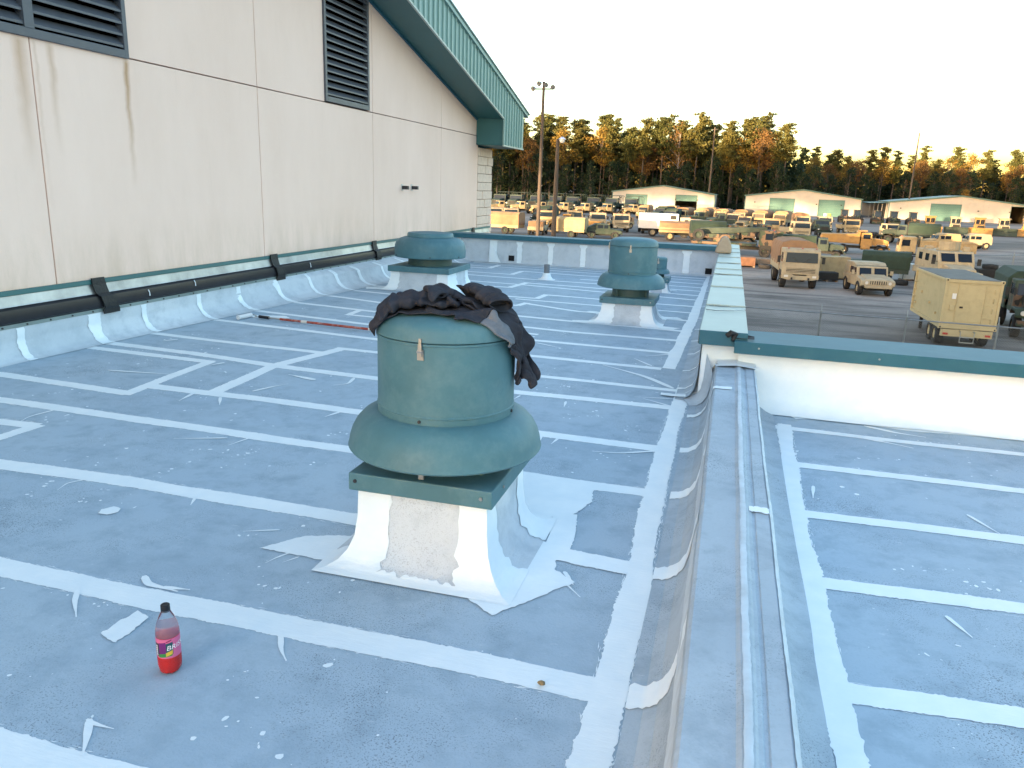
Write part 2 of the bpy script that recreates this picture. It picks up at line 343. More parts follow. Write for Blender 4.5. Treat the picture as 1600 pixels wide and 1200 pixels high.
# ------------------------------------------------------------------ painted seams
zlev = [0.0012]
def nextz():
    zlev[0] += 0.00003
    return zlev[0]
def resample(pts, step):
    out = []
    for a, b in zip(pts[:-1], pts[1:]):
        n = max(1, int(hypot(b[0]-a[0], b[1]-a[1])/step))
        for i in range(n): out.append((a[0]+(b[0]-a[0])*i/n, a[1]+(b[1]-a[1])*i/n))
    out.append(pts[-1]); return out
def smoothline(pts):
    for _ in range(6):
        pts = [pts[0]]+[tuple((pts[i-1][k]+2*pts[i][k]+pts[i+1][k])/4 for k in (0, 1)) for i in range(1, len(pts)-1)]+[pts[-1]]
    return pts
def stripe(pts, w, parent=None, rag=1.0, taper=False, name='paint_stripe', rnd=random, mt=None):
    y = min(p[1] for p in pts); step = 0.009 if y < 3.4 else (0.018 if y < 6 else 0.05)
    p = [(x+0.010*mnoise.noise(Vector((x*1.3, yy*1.3, w*50))), yy+0.012*mnoise.noise(Vector((x*1.3, yy*1.3, 7+w*50)))) for x, yy in smoothline(resample(pts, step))]; n = len(p); z = nextz(); mb = MB(); sd = rnd.random()*90
    spL = spR = 0.0
    for i, (x, yy) in enumerate(p):
        a = p[max(i-1, 0)]; b = p[min(i+1, n-1)]; d = hypot(b[0]-a[0], b[1]-a[1]) or 1e-6
        nx, ny = -(b[1]-a[1])/d, (b[0]-a[0])/d
        hw = w/2*(1+0.13*mnoise.noise(Vector((i*step*2.2, sd, 0)))*rag)
        if taper: hw *= max(0.25, min(1, 1.6*(1-i/max(1, n-1))))*min(1, 0.5+6*i/max(1, n-1))
        spL = max(0, spL-0.3)+(1.0 if rnd.random() < 0.16 else 0); spR = max(0, spR-0.3)+(1.0 if rnd.random() < 0.16 else 0)
        k = min(1.0, w/0.09)*rag
        eL = hw+k*(0.0035*mnoise.noise(Vector((i*step*16, sd, 5)))+0.006*min(spL, 1.3)*rnd.random())
        eR = hw+k*(0.0035*mnoise.noise(Vector((i*step*16, sd, 9)))+0.006*min(spR, 1.3)*rnd.random())
        en = 0
        if i in (0, n-1) and not taper: en = 0.012*k
        lx, ly = x+nx*eL, yy+ny*eL; rx, ry = x-nx*eR, yy-ny*eR
        mb.v += [(lx, ly, z+rz(lx, ly)), (rx, ry, z+rz(rx, ry))]
    mb.f = [(2*i, 2*i+1, 2*i+3, 2*i+2) for i in range(n-1)]
    return mb.build(name, mt or M['paint'], parent or deck)
def patch(poly, parent=None, jit=0.007, name='paint_patch', rnd=random, mt=None):
    p = resample(poly+[poly[0]], 0.014)[:-1]; z = nextz(); mb = MB(); n = len(p); vs = []
    for i, (x, y) in enumerate(p):
        a = p[i-1]; b = p[(i+1) % n]; d = hypot(b[0]-a[0], b[1]-a[1]) or 1e-6
        j = jit*(mnoise.noise(Vector((i*0.33, poly[0][0]*7, 1)))+0.6*rnd.uniform(-1, 1))
        x += -(b[1]-a[1])/d*j; y += (b[0]-a[0])/d*j
        vs.append((x, y, z+0.0002+rz(x, y)))
    mb.add(vs, [tuple(range(n))])
    o = mb.build(name, mt or M['paint'], parent or deck)
    for q in o.data.polygons:
        if q.normal.z < 0: q.flip()
    return o
rnd = random.Random(11)
SEAMS = [  # main deck: centre line, width (m)
 ([(-4.6,1.46),(-1.9,1.44),(-0.29,1.43)],0.15), ([(-5.7,2.31),(-2.86,2.289),(-2.1,2.278),(-1.61,2.287),(-0.82,2.278),(-0.29,2.27)],0.128),
 ([(-5.75,3.2),(-3.9,3.222),(-3.05,3.25),(-2.24,3.235),(-1.60,3.22)],0.125), ([(-5.8,4.23),(-5.03,4.218),(-3.89,4.198),(-2.86,4.169),(-1.5,4.14),(-0.71,4.10),(-0.29,4.107)],0.115),
 ([(-5.7,3.78),(-4.78,3.806),(-4.29,3.845)],0.11), ([(-4.29,3.86),(-4.305,3.57),(-4.32,3.28)],0.10),
 ([(-5.85,4.79),(-4.98,4.743),(-4.33,4.70)],0.115), ([(-4.33,4.66),(-4.40,5.3),(-4.44,5.86)],0.10), ([(-5.85,5.9),(-4.41,5.83)],0.105),
 ([(-4.40,4.945),(-3.38,4.959),(-2.41,4.92),(-1.185,4.915),(-0.29,4.89)],0.12),
 ([(-5.86,6.13),(-4.81,6.071),(-3.87,5.94),(-2.72,5.86),(-1.6,5.90),(-0.29,5.93)],0.115),
 ([(-5.83,6.72),(-4.48,6.618),(-3.7,6.585)],0.10), ([(-3.63,6.86),(-3.85,5.92),(-3.77,4.94)],0.13), ([(-3.70,6.82),(-3.17,6.815),(-1.74,6.52),(-0.31,6.50)],0.09),
 ([(-5.80,7.68),(-3.44,7.40),(-1.84,7.30),(-0.5,7.27)],0.10), ([(-5.72,8.45),(-3.79,8.15),(-2.03,8.10),(-0.45,8.05)],0.10),
 ([(-5.68,9.26),(-4.19,9.02),(-1.62,8.79),(-0.43,8.80)],0.10), ([(-4.545,9.03),(-4.515,8.66)],0.09), ([(-4.53,8.68),(-3.5,8.62),(-2.0,8.45)],0.08),
 ([(-5.55,10.04),(-4.37,9.72),(-1.9,9.52),(-0.36,9.42)],0.10), ([(-5.48,10.72),(-4.3,10.52),(-2.78,10.45)],0.10), ([(-2.80,10.44),(-2.74,10.78)],0.10), ([(-2.76,10.72),(-1.9,10.34),(-0.36,10.25)],0.09), ([(-3.0,11.08),(-0.35,10.95)],0.08), ([(-2.6,14.12),(-0.3,14.02)],0.08),
 ([(-5.47,11.35),(-2.73,11.28)],0.10), ([(-2.73,11.25),(-2.68,11.76)],0.10), ([(-2.70,11.72),(-0.35,11.6)],0.09), ([(-3.9,12.30),(-3.44,12.30)],0.10), ([(-3.44,12.27),(-3.34,13.1)],0.11), ([(-3.36,13.05),(-0.33,12.9)],0.09),
 ([(-5.45,12.95),(-3.4,12.75),(-0.34,12.35)],0.09), ([(-5.45,13.7),(-0.33,13.5)],0.09), ([(-5.45,14.2),(-3.92,14.15)],0.09), ([(-3.92,14.12),(-3.89,14.86)],0.11), ([(-3.9,14.82),(-0.3,14.6)],0.09),
 ([(-5.45,15.03),(-4.64,15.0)],0.09), ([(-4.64,14.98),(-4.65,15.78)],0.11), ([(-4.65,15.76),(-0.3,15.55)],0.09), ([(-5.3,16.0),(-0.3,16.03)],0.10), ([(-5.45,15.4),(-0.3,15.15)],0.07),
]
for p, w in SEAMS: stripe(p, w, deck, rnd=rnd)
stripe([(-6.02,1.0),(-5.96,3.5),(-5.915,5.0),(-5.875,6.1),(-5.85,6.8),(-5.728,8.5),(-5.618,9.93),(-5.473,11.79),(-5.45,13),(-5.44,16.1)], 0.10, deck, rnd=rnd)
stripe([(-0.245,0.9),(-0.243,1.9),(-0.236,2.3),(-0.233,2.6),(-0.240,3.12),(-0.254,3.6),(-0.267,4.43),(-0.271,5.21),(-0.254,6.1),(-0.239,7.02)], 0.112, deck, rag=1.5, rnd=rnd)
stripe([(-0.44,7.30),(-0.413,8.32),(-0.368,10.1),(-0.331,13.57),(-0.294,16.05)], 0.125, deck, rag=1.8, rnd=rnd)
# right-hand deck
for p, w in (([(0.30,5.70),(2.06,5.68),(6,5.65)],0.085), ([(0.30,4.90),(1.82,4.91),(6,4.9)],0.095), ([(0.30,4.10),(0.9,4.12),(1.58,4.144),(6,4.2)],0.10), ([(0.30,3.31),(0.846,3.35),(1.343,3.375),(6,3.4)],0.105), ([(0.30,2.50),(0.742,2.552),(1.09,2.57),(6,2.6)],0.115), ([(0.3,1.7),(6,1.75)],0.12)):
    stripe(p, w, deck2, rnd=rnd)
stripe([(0.526,5.80),(0.509,4.965),(0.491,4.3),(0.486,3.78),(0.493,3.44),(0.488,3.09),(0.494,2.72),(0.499,2.39),(0.506,2.15),(0.51,1.2)], 0.095, deck2, rag=1.6, rnd=rnd)
stripe([(0.60,6.02),(0.80,6.12),(1.06,6.10),(1.40,6.03),(1.9,6.08),(4,6.08)], 0.11, deck2, rag=2.0, rnd=rnd)
stripe([(1.10,6.0),(1.3,5.90),(1.50,5.86)], 0.04, deck2, taper=True, rnd=rnd)
stripe([(1.0,5.68),(1.25,5.60),(1.36,5.55)], 0.035, deck2, taper=True, rnd=rnd)
# brush strokes, drips and runs
STROKES = [([(-2.413,2.25),(-2.351,2.167),(-2.254,2.077)],0.022),([(-1.468,2.23),(-1.413,2.141),(-1.36,2.089)],0.02),([(-1.765,1.63),(-1.71,1.56),(-1.66,1.49)],0.024),([(-1.768,1.628),(-1.726,1.617),(-1.657,1.619)],0.014),
 ([(-1.34,2.80),(-1.309,2.717)],0.016),([(-1.78,2.81),(-1.81,2.75),(-1.826,2.69)],0.012),([(-1.72,2.79),(-1.76,2.72)],0.009),([(-3.28,3.20),(-3.334,3.124),(-3.303,3.029)],0.012),([(-2.567,3.18),(-2.53,3.098)],0.016),([(-4.471,4.15),(-4.497,3.968),(-4.452,3.86)],0.02),([(-2.869,4.12),(-2.913,3.942)],0.016),
 ([(-1.18,4.06),(-1.16,3.92)],0.014),([(-0.75,4.02),(-0.95,4.06)],0.014),([(-1.10,4.87),(-1.08,4.74)],0.02),([(-0.98,4.86),(-1.0,4.72)],0.018),([(-0.31,4.84),(-0.55,4.70),(-0.72,4.68)],0.022),([(-0.60,3.03),(-0.45,2.86)],0.014),([(-0.56,3.05),(-0.50,2.95)],0.02),
 ([(-0.30,5.96),(-0.55,6.12)],0.024),([(-0.31,6.2),(-0.62,6.14)],0.02),([(-0.34,6.55),(-0.50,6.75)],0.02),([(-0.34,6.56),(-0.62,6.9),(-1.05,7.2)],0.055),([(-0.45,8.0),(-0.7,7.78)],0.03),([(-0.6,7.35),(-0.8,7.62)],0.028),([(-1.9,7.95),(-1.6,7.8)],0.03),
 ([(-3.52,5.12),(-3.44,5.33),(-3.38,5.42)],0.03),([(-3.9,4.9),(-3.86,4.68)],0.03),([(-3.64,4.88),(-3.52,4.70)],0.024),([(-4.3,5.86),(-4.36,5.70)],0.03),([(-2.98,5.80),(-2.93,5.60),(-3.02,5.52)],0.03),([(-3.25,5.62),(-3.55,5.70)],0.05),([(-2.62,4.86),(-2.66,4.72)],0.028),
 ([(-5.0,5.22),(-4.65,5.28),(-4.4,5.33)],0.03),([(-5.35,6.55),(-5.42,6.42)],0.05),([(-3.0,4.06),(-3.3,3.93)],0.018),([(-1.12,5.78),(-1.1,5.62)],0.02),([(-1.5,5.8),(-1.52,5.68)],0.02),([(-1.95,3.0),(-2.1,2.93)],0.012),([(-2.24,2.42),(-2.18,2.37),(-2.02,2.36)],0.03),([(-2.1,2.37),(-1.98,2.39)],0.022)]
for p, w in STROKES: stripe(p, w, deck, rag=0.7, taper=True, name='paint_stroke', rnd=rnd)
for p, w in (([(1.386,4.40),(1.454,4.248),(1.49,4.17)],0.02),([(0.62,4.55),(0.60,4.35)],0.02),([(1.0,3.2),(1.06,3.05)],0.02)):
    stripe(p, w, deck2, rag=0.7, taper=True, name='paint_stroke', rnd=rnd)
patch([(-2.085,2.015),(-2.065,2.185),(-1.99,2.165),(-1.985,1.985)], deck, rnd=rnd)
patch([(-2.90,2.90),(-2.87,2.95),(-2.82,2.94),(-2.80,2.90),(-2.83,2.86),(-2.88,2.86)], deck, 0.004, rnd=rnd)
patch([(-5.45,8.15),(-5.15,8.25),(-5.0,8.12),(-5.2,7.98),(-5.6,8.0)], deck, rnd=rnd)
# patches around the near fan's curb
patch([(-1.93,2.80),(-1.80,2.98),(-1.60,3.05),(-1.55,3.15),(-1.35,3.0),(-1.30,2.86),(-0.98,2.89),(-0.98,2.77),(-1.31,2.775),(-1.63,2.79)], deck, 0.006, rnd=rnd)
patch([(-1.06,3.0),(-0.97,2.80),(-0.88,2.68),(-0.755,2.60),(-0.63,2.77),(-0.495,2.965),(-0.60,3.05),(-0.65,3.28),(-0.82,3.34),(-0.9,3.1)], deck, 0.006, rnd=rnd)
patch([(-1.05,3.52),(-1.06,4.10),(-0.82,4.10),(-0.60,4.05),(-0.575,3.86),(-0.64,3.66),(-0.78,3.57),(-0.85,3.55)], deck, 0.007, rnd=rnd)
stripe([(-0.68,3.66),(-0.645,3.42),(-0.64,3.2)], 0.125, deck, rnd=rnd)
stripe([(-0.66,3.21),(-0.29,3.17)], 0.12, deck, rnd=rnd)
# round fan two, the small fan, the vent and the pipe
for cx, cy, hs in ((-1.16, 9.95, 0.44), (-1.09, 13.1, 0.22), (-4.58, 11.65, 0.60), (-3.15, 13.75, 0.12)):
    for sx in (-1, 1):
        for sy in (-1, 1):
            k = hs; q = [(cx+sx*k*0.62, cy+sy*k), (cx+sx*k*1.35, cy+sy*k*1.15), (cx+sx*k*1.55, cy+sy*k*0.8), (cx+sx*k*1.15, cy+sy*k*0.70), (cx+sx*k*0.7, cy+sy*k*0.6)]
            patch(q, deck, 0.009, rnd=rnd)
# dry-brush marks along the edges of the nearer stripes
def brush_marks(lines, parent, seed):
    r = random.Random(seed); mb = MB()
    for p, w in lines:
        for a, b in zip(p[:-1], p[1:]):
            d = hypot(b[0]-a[0], b[1]-a[1])
            if d < 0.25 or min(a[1], b[1]) > 6.2: continue
            ux, uy = (b[0]-a[0])/d, (b[1]-a[1])/d
            for _ in range(int(d*46)):
                t = r.uniform(0, d); sd = r.choice((-1, 1)); o = sd*(w/2+abs(r.gauss(0.002, 0.006))); L_ = r.uniform(0.012, 0.06); h = r.uniform(0.0007, 0.0022)
                x0, y0 = a[0]+ux*t-uy*o, a[1]+uy*t+ux*o; sk = r.gauss(0, 0.10)
                x1, y1 = x0+ux*L_-uy*L_*sk, y0+uy*L_+ux*L_*sk
                z = 0.0011
                mb.add([(x0, y0, z+rz(x0, y0)), (x0-uy*h+ux*L_*0.3, y0+ux*h+uy*L_*0.3, z+rz(x0, y0)), (x1, y1, z+rz(x1, y1)), (x0+uy*h+ux*L_*0.4, y0-ux*h+uy*L_*0.4, z+rz(x0, y0))], [(3, 2, 1, 0)])
    tag(mb.build('brush_marks', M['paint'], parent), kind='stuff')
brush_marks(SEAMS+[([(-0.245, 0.9), (-0.236, 2.3), (-0.24, 3.12), (-0.267, 4.43), (-0.271, 5.21), (-0.254, 6.1)], 0.112)]*3, deck, 41)
brush_marks([([(0.30, y_), (3.0, y_+0.05)], 0.10) for y_ in (5.69, 4.905, 4.12, 3.33, 2.53)]+[([(0.526, 5.80), (0.509, 4.965), (0.491, 4.3), (0.488, 3.09), (0.499, 2.39), (0.506, 2.15)], 0.095)]*3, deck2, 42)
# splatter: countless flecks
def flecks(n, x0, x1, y0, y1, parent, seed):
    r = random.Random(seed); mb = MB()
    clusters = [(r.uniform(x0, x1), r.uniform(y0, y1), r.uniform(0, pi)) for _ in range(n//9)]
    for _ in range(n):
        if r.random() < 0.7:
            c = r.choice(clusters); t = r.gauss(0, 0.09); x = c[0]+cos(c[2])*t+r.gauss(0, 0.015); y = c[1]+sin(c[2])*t+r.gauss(0, 0.015)
        else: x = r.uniform(x0, x1); y = r.uniform(y0, y1)
        if not (x0 < x < x1 and y0 < y < y1): continue
        s = min(0.024, abs(r.gauss(0, 0.006))+0.002); e = r.uniform(0.3, 1); a = r.uniform(0, pi); k = 7
        z = 0.0010+rz(x, y)
        mb.add([(x+s*(cos(a)*cos(2*pi*i/k)-e*sin(a)*sin(2*pi*i/k))*r.uniform(0.7, 1.2), y+s*(sin(a)*cos(2*pi*i/k)+e*cos(a)*sin(2*pi*i/k))*r.uniform(0.7, 1.2), z) for i in range(k)], [tuple(range(k))])
    tag(mb.build('paint_splatter', M['paint'], parent), kind='stuff')
flecks(1300, -5.5, -0.35, 1.2, 9, deck, 5); flecks(420, 0.45, 3.5, 1.8, 5.9, deck2, 8)

# ------------------------------------------------------------------ left wall upturn (cant strip) with painted laps
def cant_x(y): 
    P = [(-4,-6.0),(3.5,-5.93),(5,-5.88),(6.8,-5.81),(8.5,-5.70),(9.93,-5.60),(11.79,-5.45),(13,-5.43),(16.3,-5.42)]
    for a, b in zip(P[:-1], P[1:]):
        if y <= b[0]: return a[1]+(b[1]-a[1])*(y-a[0])/(b[0]-a[0])
    return P[-1][1]
TOPX, TOPZ = -5.955, 0.305
def lw_prof(y, k, off=0.0):
    """k 0..1 from the deck up the flashing"""
    b = cant_x(y)+0.03; d = min(0.30, b-TOPX+0.02)
    P = [(b, 0.004), (b-d*0.35, 0.014), (b-d*0.62, 0.045), (b-d*0.82, 0.10), (b-d*0.93, 0.17), (TOPX if b-d < TOPX+0.04 else b-d, 0.235), (TOPX, TOPZ)]
    t = k*(len(P)-1); i = min(int(t), len(P)-2); u = t-i
    x = P[i][0]+(P[i+1][0]-P[i][0])*u; z = P[i][1]+(P[i+1][1]-P[i][1])*u
    return (x+off, y, z+off*0.6)
up = thing('wall_flashing', 'pale grey membrane upturn along the foot of the stucco wall', 'flashing', (-5.9, 6, 0)); 
def local(o, mb):
    l = o.location; mb.v = [(a-l[0], b-l[1], c-l[2]) for a, b, c in mb.v]; return mb
mb = MB(); ny = 90; nk = 18
for j in range(ny+1):
    y = -3.5+j*(16.2+3.5)/ny
    for i in range(nk+1): 
        p = lw_prof(y, i/nk); mb.v.append((p[0]+0.006*mnoise.noise(Vector((y*1.3, i*0.2, 0))), p[1], p[2]))
mb.f = [(j*(nk+1)+i, j*(nk+1)+i+1, (j+1)*(nk+1)+i+1, (j+1)*(nk+1)+i) for j in range(ny) for i in range(nk)]
local(up, mb).build('membrane_upturn', M['flash'], up, smooth=50)
r = random.Random(3)
for y in (5.28, 6.12, 6.80, 7.70, 8.47, 9.28, 10.05, 10.74, 11.4, 12.2, 13.1, 14.0, 14.9, 15.6):
    mb = MB(); w0 = r.uniform(0.035, 0.05) if y != 6.12 else 0.07
    for i in range(nk+1):
        k = i/nk*0.95; w = w0*(1+0.35*mnoise.noise(Vector((y*3, k*5, 2)))+0.6*max(0, k-0.8)+0.3*max(0, 0.2-k))
        for s in (-1, 1):
            yy = y+s*w+r.uniform(-0.006, 0.006); p = lw_prof(yy, k, 0.004); mb.v.append(p)
    mb.f = [(2*i, 2*i+1, 2*i+3, 2*i+2) for i in range(nk)]
    local(up, mb).build('paint_stripe', M['paint'], up, smooth=50)
tb = MB().box(-5.972, -5.945, -3.5, 16.15, 0.292, 0.325); local(up, tb).build('termination_bar', mat('grey_bar', (0.20, 0.26, 0.26), 0.5, var=0.2), up)
for i in range(46):
    y = 4.6+i*0.25; mb = MB().cyl((-5.946, y, 0.308), (-5.938, y, 0.308), 0.008, n=8); local(up, mb).build('screw', M['darkmetal'], up)

bf = thing('wall_base_trim', 'black band with galvanised and teal strips along the stucco wall foot', 'trim', (-5.98, 6, 0.3))
P = [(-5.992, 0.327), (-5.945, 0.327), (-5.925, 0.345), (-5.920, 0.40), (-5.930, 0.452), (-5.955, 0.468), (-5.992, 0.470)]
local(bf, MB().prism(P, -3.5, 17.6)).build('black_band', M['black'], bf, smooth=40)
P = [(-5.993, 0.472), (-5.958, 0.474), (-5.962, 0.482), (-5.982, 0.566), (-5.993, 0.568)]
local(bf, MB().prism(P, -3.5, 19.2)).build('galvanised_strip', M['galv'], bf)
P = [(-5.994, 0.569), (-5.972, 0.571), (-5.976, 0.612), (-5.994, 0.614)]
local(bf, MB().prism(P, -3.5, 19.3)).build('teal_strip', M['soffit'], bf)
for y in (3.1, 6.22, 9.32, 12.45, 15.5, 17.9):
    w = 0.085
    pts = []
    for (x, z, dy) in ((-5.968, 0.63, 0), (-5.962, 0.56, 0.005), (-5.945, 0.48, 0.02), (-5.912, 0.45, 0.05), (-5.905, 0.38, 0.07), (-5.908, 0.34, 0.085), (-5.93, 0.31, 0.10), (-5.935, 0.27, 0.11)):
        pts.append((x, y+dy, z))
    mb = MB()
    for i, (x, yy, z) in enumerate(pts):
        ww = w*(1+0.2*mnoise.noise(Vector((i*1.7, y, 0)))+(0.25 if i > 5 else 0))
        mb.v += [(x, yy-ww, z), (x+0.012, yy-ww, z), (x+0.012, yy+ww, z), (x, yy+ww, z)]
    n = len(pts)
    for i in range(n-1):
        for q in range(4): mb.f.append((4*i+q, 4*i+(q+1) % 4, 4*i+4+(q+1) % 4, 4*i+4+q))
    mb.f += [(3, 2, 1, 0), (4*n-4, 4*n-3, 4*n-2, 4*n-1)]
    local(bf, mb).build('mastic_strap', M['tar'], bf)
for y, z in ((6.85, 0.41), (7.6, 0.43), (10.2, 0.41)):
    mb = MB().tube([(-5.921, y, z+0.03), (-5.915, y+0.01, z), (-5.918, y+0.015, z-0.035)], [0.006, 0.004, 0.007], 6); local(bf, mb).build('paint_drip', M['paint'], bf)

# ------------------------------------------------------------------ expansion joint curb between the decks
ej = thing('expansion_joint_curb', 'raised grey roof expansion joint running between the two decks', 'roof curb', (0.1, 2, 0))
EJ = [(-0.175, 0.004), (-0.12, 0.012), (-0.075, 0.04), (-0.045, 0.09), (-0.03, 0.16), (-0.018, 0.26), (-0.010, 0.305), (-0.004, 0.336), (0.007, 0.346), (0.05, 0.347), (0.12, 0.348), (0.138, 0.349), (0.150, 0.357), (0.168, 0.360), (0.184, 0.356), (0.192, 0.350), (0.202, 0.349), (0.206, 0.345), (0.216, 0.345), (0.220, 0.350), (0.27, 0.350), (0.285, 0.343), (0.292, 0.30), (0.30, 0.15), (0.33, 0.05), (0.40, 0.012), (0.46, 0.004)]
Y0, Y1 = -3.4, 6.22
def extr(prof, y0, y1, ny=60, wob=0.004, seed=0):
    mb = MB(); n = len(prof)
    for j in range(ny+1):
        y = y0+(y1-y0)*j/ny
        for i, (x, z) in enumerate(prof): mb.v.append((x+wob*mnoise.noise(Vector((y*1.7, seed, 0.1*i))), y, z+0.7*wob*mnoise.noise(Vector((y*1.7, seed+7, 0.1*i)))))
    mb.f = [(j*n+i, (j+1)*n+i, (j+1)*n+i+1, j*n+i+1) for j in range(ny) for i in range(n-1)]
    return mb
local(ej, extr(EJ, Y0, Y1)).build('curb_flashing', M['curbm'], ej, smooth=22)
# worn white ridge and the painted line on its left shoulder
def ribbon(prof, y0, y1, off, seed, edge=0.006, step=0.02):
    mb = MB(); n = int((y1-y0)/step); r = random.Random(seed)
    for j in range(n+1):
        y = y0+(y1-y0)*j/n
        e0 = edge*mnoise.noise(Vector((y*9, seed, 0)))+edge*0.8*r.uniform(-1, 1); e1 = edge*mnoise.noise(Vector((y*9, seed, 4)))+edge*0.8*r.uniform(-1, 1)
        for i, (x, z) in enumerate(prof):
            ex = e0 if i == 0 else (e1 if i == len(prof)-1 else 0)
            mb.v.append((x+ex+0.004*mnoise.noise(Vector((y*1.7, 0, 0.5))), y, z+off+0.0028*mnoise.noise(Vector((y*1.7, 7, 0.5)))))
    k = len(prof)
    mb.f = [(j*k+i, (j+1)*k+i, (j+1)*k+i+1, j*k+i+1) for j in range(n) for i in range(k-1)]
    return mb
local(ej, ribbon([(-0.0275, 0.20), (-0.0185, 0.260), (-0.0105, 0.304)], -3.4, 6.15, 0.0026, 2, 0.0010)).build('paint_stripe', M['thinpaint'], ej, smooth=60)
local(ej, ribbon([(0.155, 0.3595), (0.168, 0.362), (0.178, 0.3595)], -3.4, 6.15, 0.0018, 3, 0.002)).build('paint_stripe', M['thinpaint'], ej, smooth=60)
local(ej, ribbon([(0.276, 0.351), (0.287, 0.345), (0.292, 0.33)], -3.4, 6.15, 0.0022, 4, 0.0012)).build('paint_stripe', M['thinpaint'], ej, smooth=60)
r = random.Random(21)
def cross_stripe(parent, prof, y, w, i0, i1, off=0.0026, dy=0.0, seed=1):
    mb = MB(); seg = prof[i0:i1+1]; pts = []
    for a, b in zip(seg[:-1], seg[1:]):
        for q in range(4): pts.append((a[0]+(b[0]-a[0])*q/4, a[1]+(b[1]-a[1])*q/4))
    pts.append(seg[-1]); n = len(pts)
    for i, (x, z) in enumerate(pts):
        ww = w*(1+0.25*mnoise.noise(Vector((i*0.5, y, seed))))
        yy = y+dy*i/n
        for s in (-1, 1): mb.v.append((x-off*0.7, yy+s*(ww+r.uniform(-0.006, 0.006)), z+off))
    mb.f = [(2*i, 2*i+1, 2*i+3, 2*i+2) for i in range(n-1)]
    return local(parent, mb).build('paint_stripe', M['paint'], parent, smooth=60)
for y, w in ((1.45, .07), (2.27, 0.062), (3.16, 0.06), (4.10, 0.055), (4.9, 0.05), (5.72, 0.04), (6.12, 0.035)):
    cross_stripe(ej, EJ, y, w, 0, 6, seed=3)
cross_stripe(ej, [(-0.02,0.262),(-0.012,0.306),(-0.006,0.338),(0.006,0.349),(0.05,0.350),(0.12,0.352)], 5.32, 0.035, 0, 5)
cross_stripe(ej, [(0.195,0.352),(0.22,0.352),(0.27,0.352),(0.286,0.345),(0.294,0.29)], 3.20, 0.03, 0, 4, 0.003)
mb = ribbon([(0.0, 0.355), (0.15, 0.37), (0.30, 0.355)], 5.98, 6.24, 0.004, 9, 0.02); local(ej, mb).build('paint_patch', M['paint'], ej)

# ------------------------------------------------------------------ parapets
# right-hand deck, far parapet: white face and teal coping
pw = thing('parapet', 'low parapet with white painted face and teal metal coping beside the yard', 'parapet', (4.8, 6.3, 0))
mb = MB(); NP = 90
RP = [(6.02, 0.006), (6.09, 0.012), (6.14, 0.05), (6.165, 0.11), (6.17, 0.2), (6.17, 0.47)]
for j in range(NP+1):
    x = 0.16+9.3*j/NP
    for i, (y, z) in enumerate(RP): mb.v.append((x, y+0.012*mnoise.noise(Vector((x*2.2, i*0.4, 1)))+(0.05*mnoise.noise(Vector((x*1.5, 3, 1))) if i == 0 else 0), z))
n = len(RP); mb.f = [(j*n+i, (j+1)*n+i, (j+1)*n+i+1, j*n+i+1) for j in range(NP) for i in range(n-1)]
local(pw, mb).build('painted_face', M['paint'], pw, smooth=50)
local(pw, MB().box(0.17, 9.45, 6.2, 6.47, -0.1, 0.5)).build('wall_core', M['cmu'], pw)
xs = [0.115, 3.15, 6.2, 9.4]
for i, (a, b) in enumerate(zip(xs[:-1], xs[1:])):
    P = [(6.055, 0.452), (6.05, 0.548), (6.55, 0.556), (6.55, 0.44), (6.545, 0.44), (6.545, 0.50), (6.065, 0.50), (6.06, 0.452)]
    local(pw, MB().prism(P, a+0.003, b-0.003, 'x')).build('coping', M['teal'], pw, bevel=0.005)
for x, z in ((0.30, 0.505), (2.2, 0.495), (1.15, 0.50)):
    local(pw, MB().cyl((x, 6.053, z), (x, 6.046, z), 0.007, n=8)).build('screw', M['screw'], pw)
# tall right parapet of the main deck
pr = thing('parapet', 'parapet with wide pale mint sheet metal coping between the roof and the yard', 'parapet', (0.02, 11.3, 0))
local(pr, MB().box(-0.09, 0.17, 6.28, 16.45, -0.1, 0.5)).build('wall_core', M['cmu'], pr)
PL = [(-0.30, 0.004), (-0.235, 0.012), (-0.18, 0.05), (-0.15, 0.11), (-0.135, 0.22), (-0.13, 0.50)]
local(pr, extr(PL, 6.2, 16.2, 50, 0.006, 4)).build('membrane_upturn', M['curbm'], pr, smooth=50)
for y in (6.55, 7.25, 8.05, 8.8, 9.6, 10.5, 11.6, 12.4, 13.5, 14.6, 15.5):
    cross_stripe(pr, PL, y, 0.022, 0, 3, 0.003)
mb = MB(); A = [(-0.18, 0.004), (-0.125, 0.012), (-0.082, 0.04), (-0.05, 0.09), (-0.034, 0.16), (-0.02, 0.27)]
for j in range(9):
    u = j/8; k = u*u*(3-2*u)
    for (xa, za), (xb, zb) in zip(A, PL): mb.v.append((xa+(xb-xa)*k, 6.02+0.36*u, za+(zb-za)*(k if zb > 0.4 else u)+0.003))
mb.f = [(j*6+i_, (j+1)*6+i_, (j+1)*6+i_+1, j*6+i_+1) for j in range(8) for i_ in range(5)]
local(pr, mb).build('corner_flashing', M['thinpaint'], pr, smooth=60)
mb = MB()   # white painted end of the parapet
EP = [(-0.30, 0.05), (-0.14, 0.10), (-0.125, 0.30), (-0.12, 0.49), (0.20, 0.49), (0.20, 0.36), (0.03, 0.34), (-0.03, 0.25), (-0.06, 0.08), (-0.18, 0.012), (-0.34, 0.006)]
mb.prism([(-0.128, 0.06), (-0.128, 0.50), (0.20, 0.50), (0.20, 0.06)], 6.215, 6.27); local(pr, mb).build('painted_end', M['paint'], pr, bevel=0.012)
cross_stripe(pr, [(-0.42, 0.006), (-0.30, 0.008), (-0.20, 0.02), (-0.12, 0.07), (-0.06, 0.16), (-0.03, 0.28), (0.0, 0.33)], 6.30, 0.035, 0, 6, 0.005, -0.12)
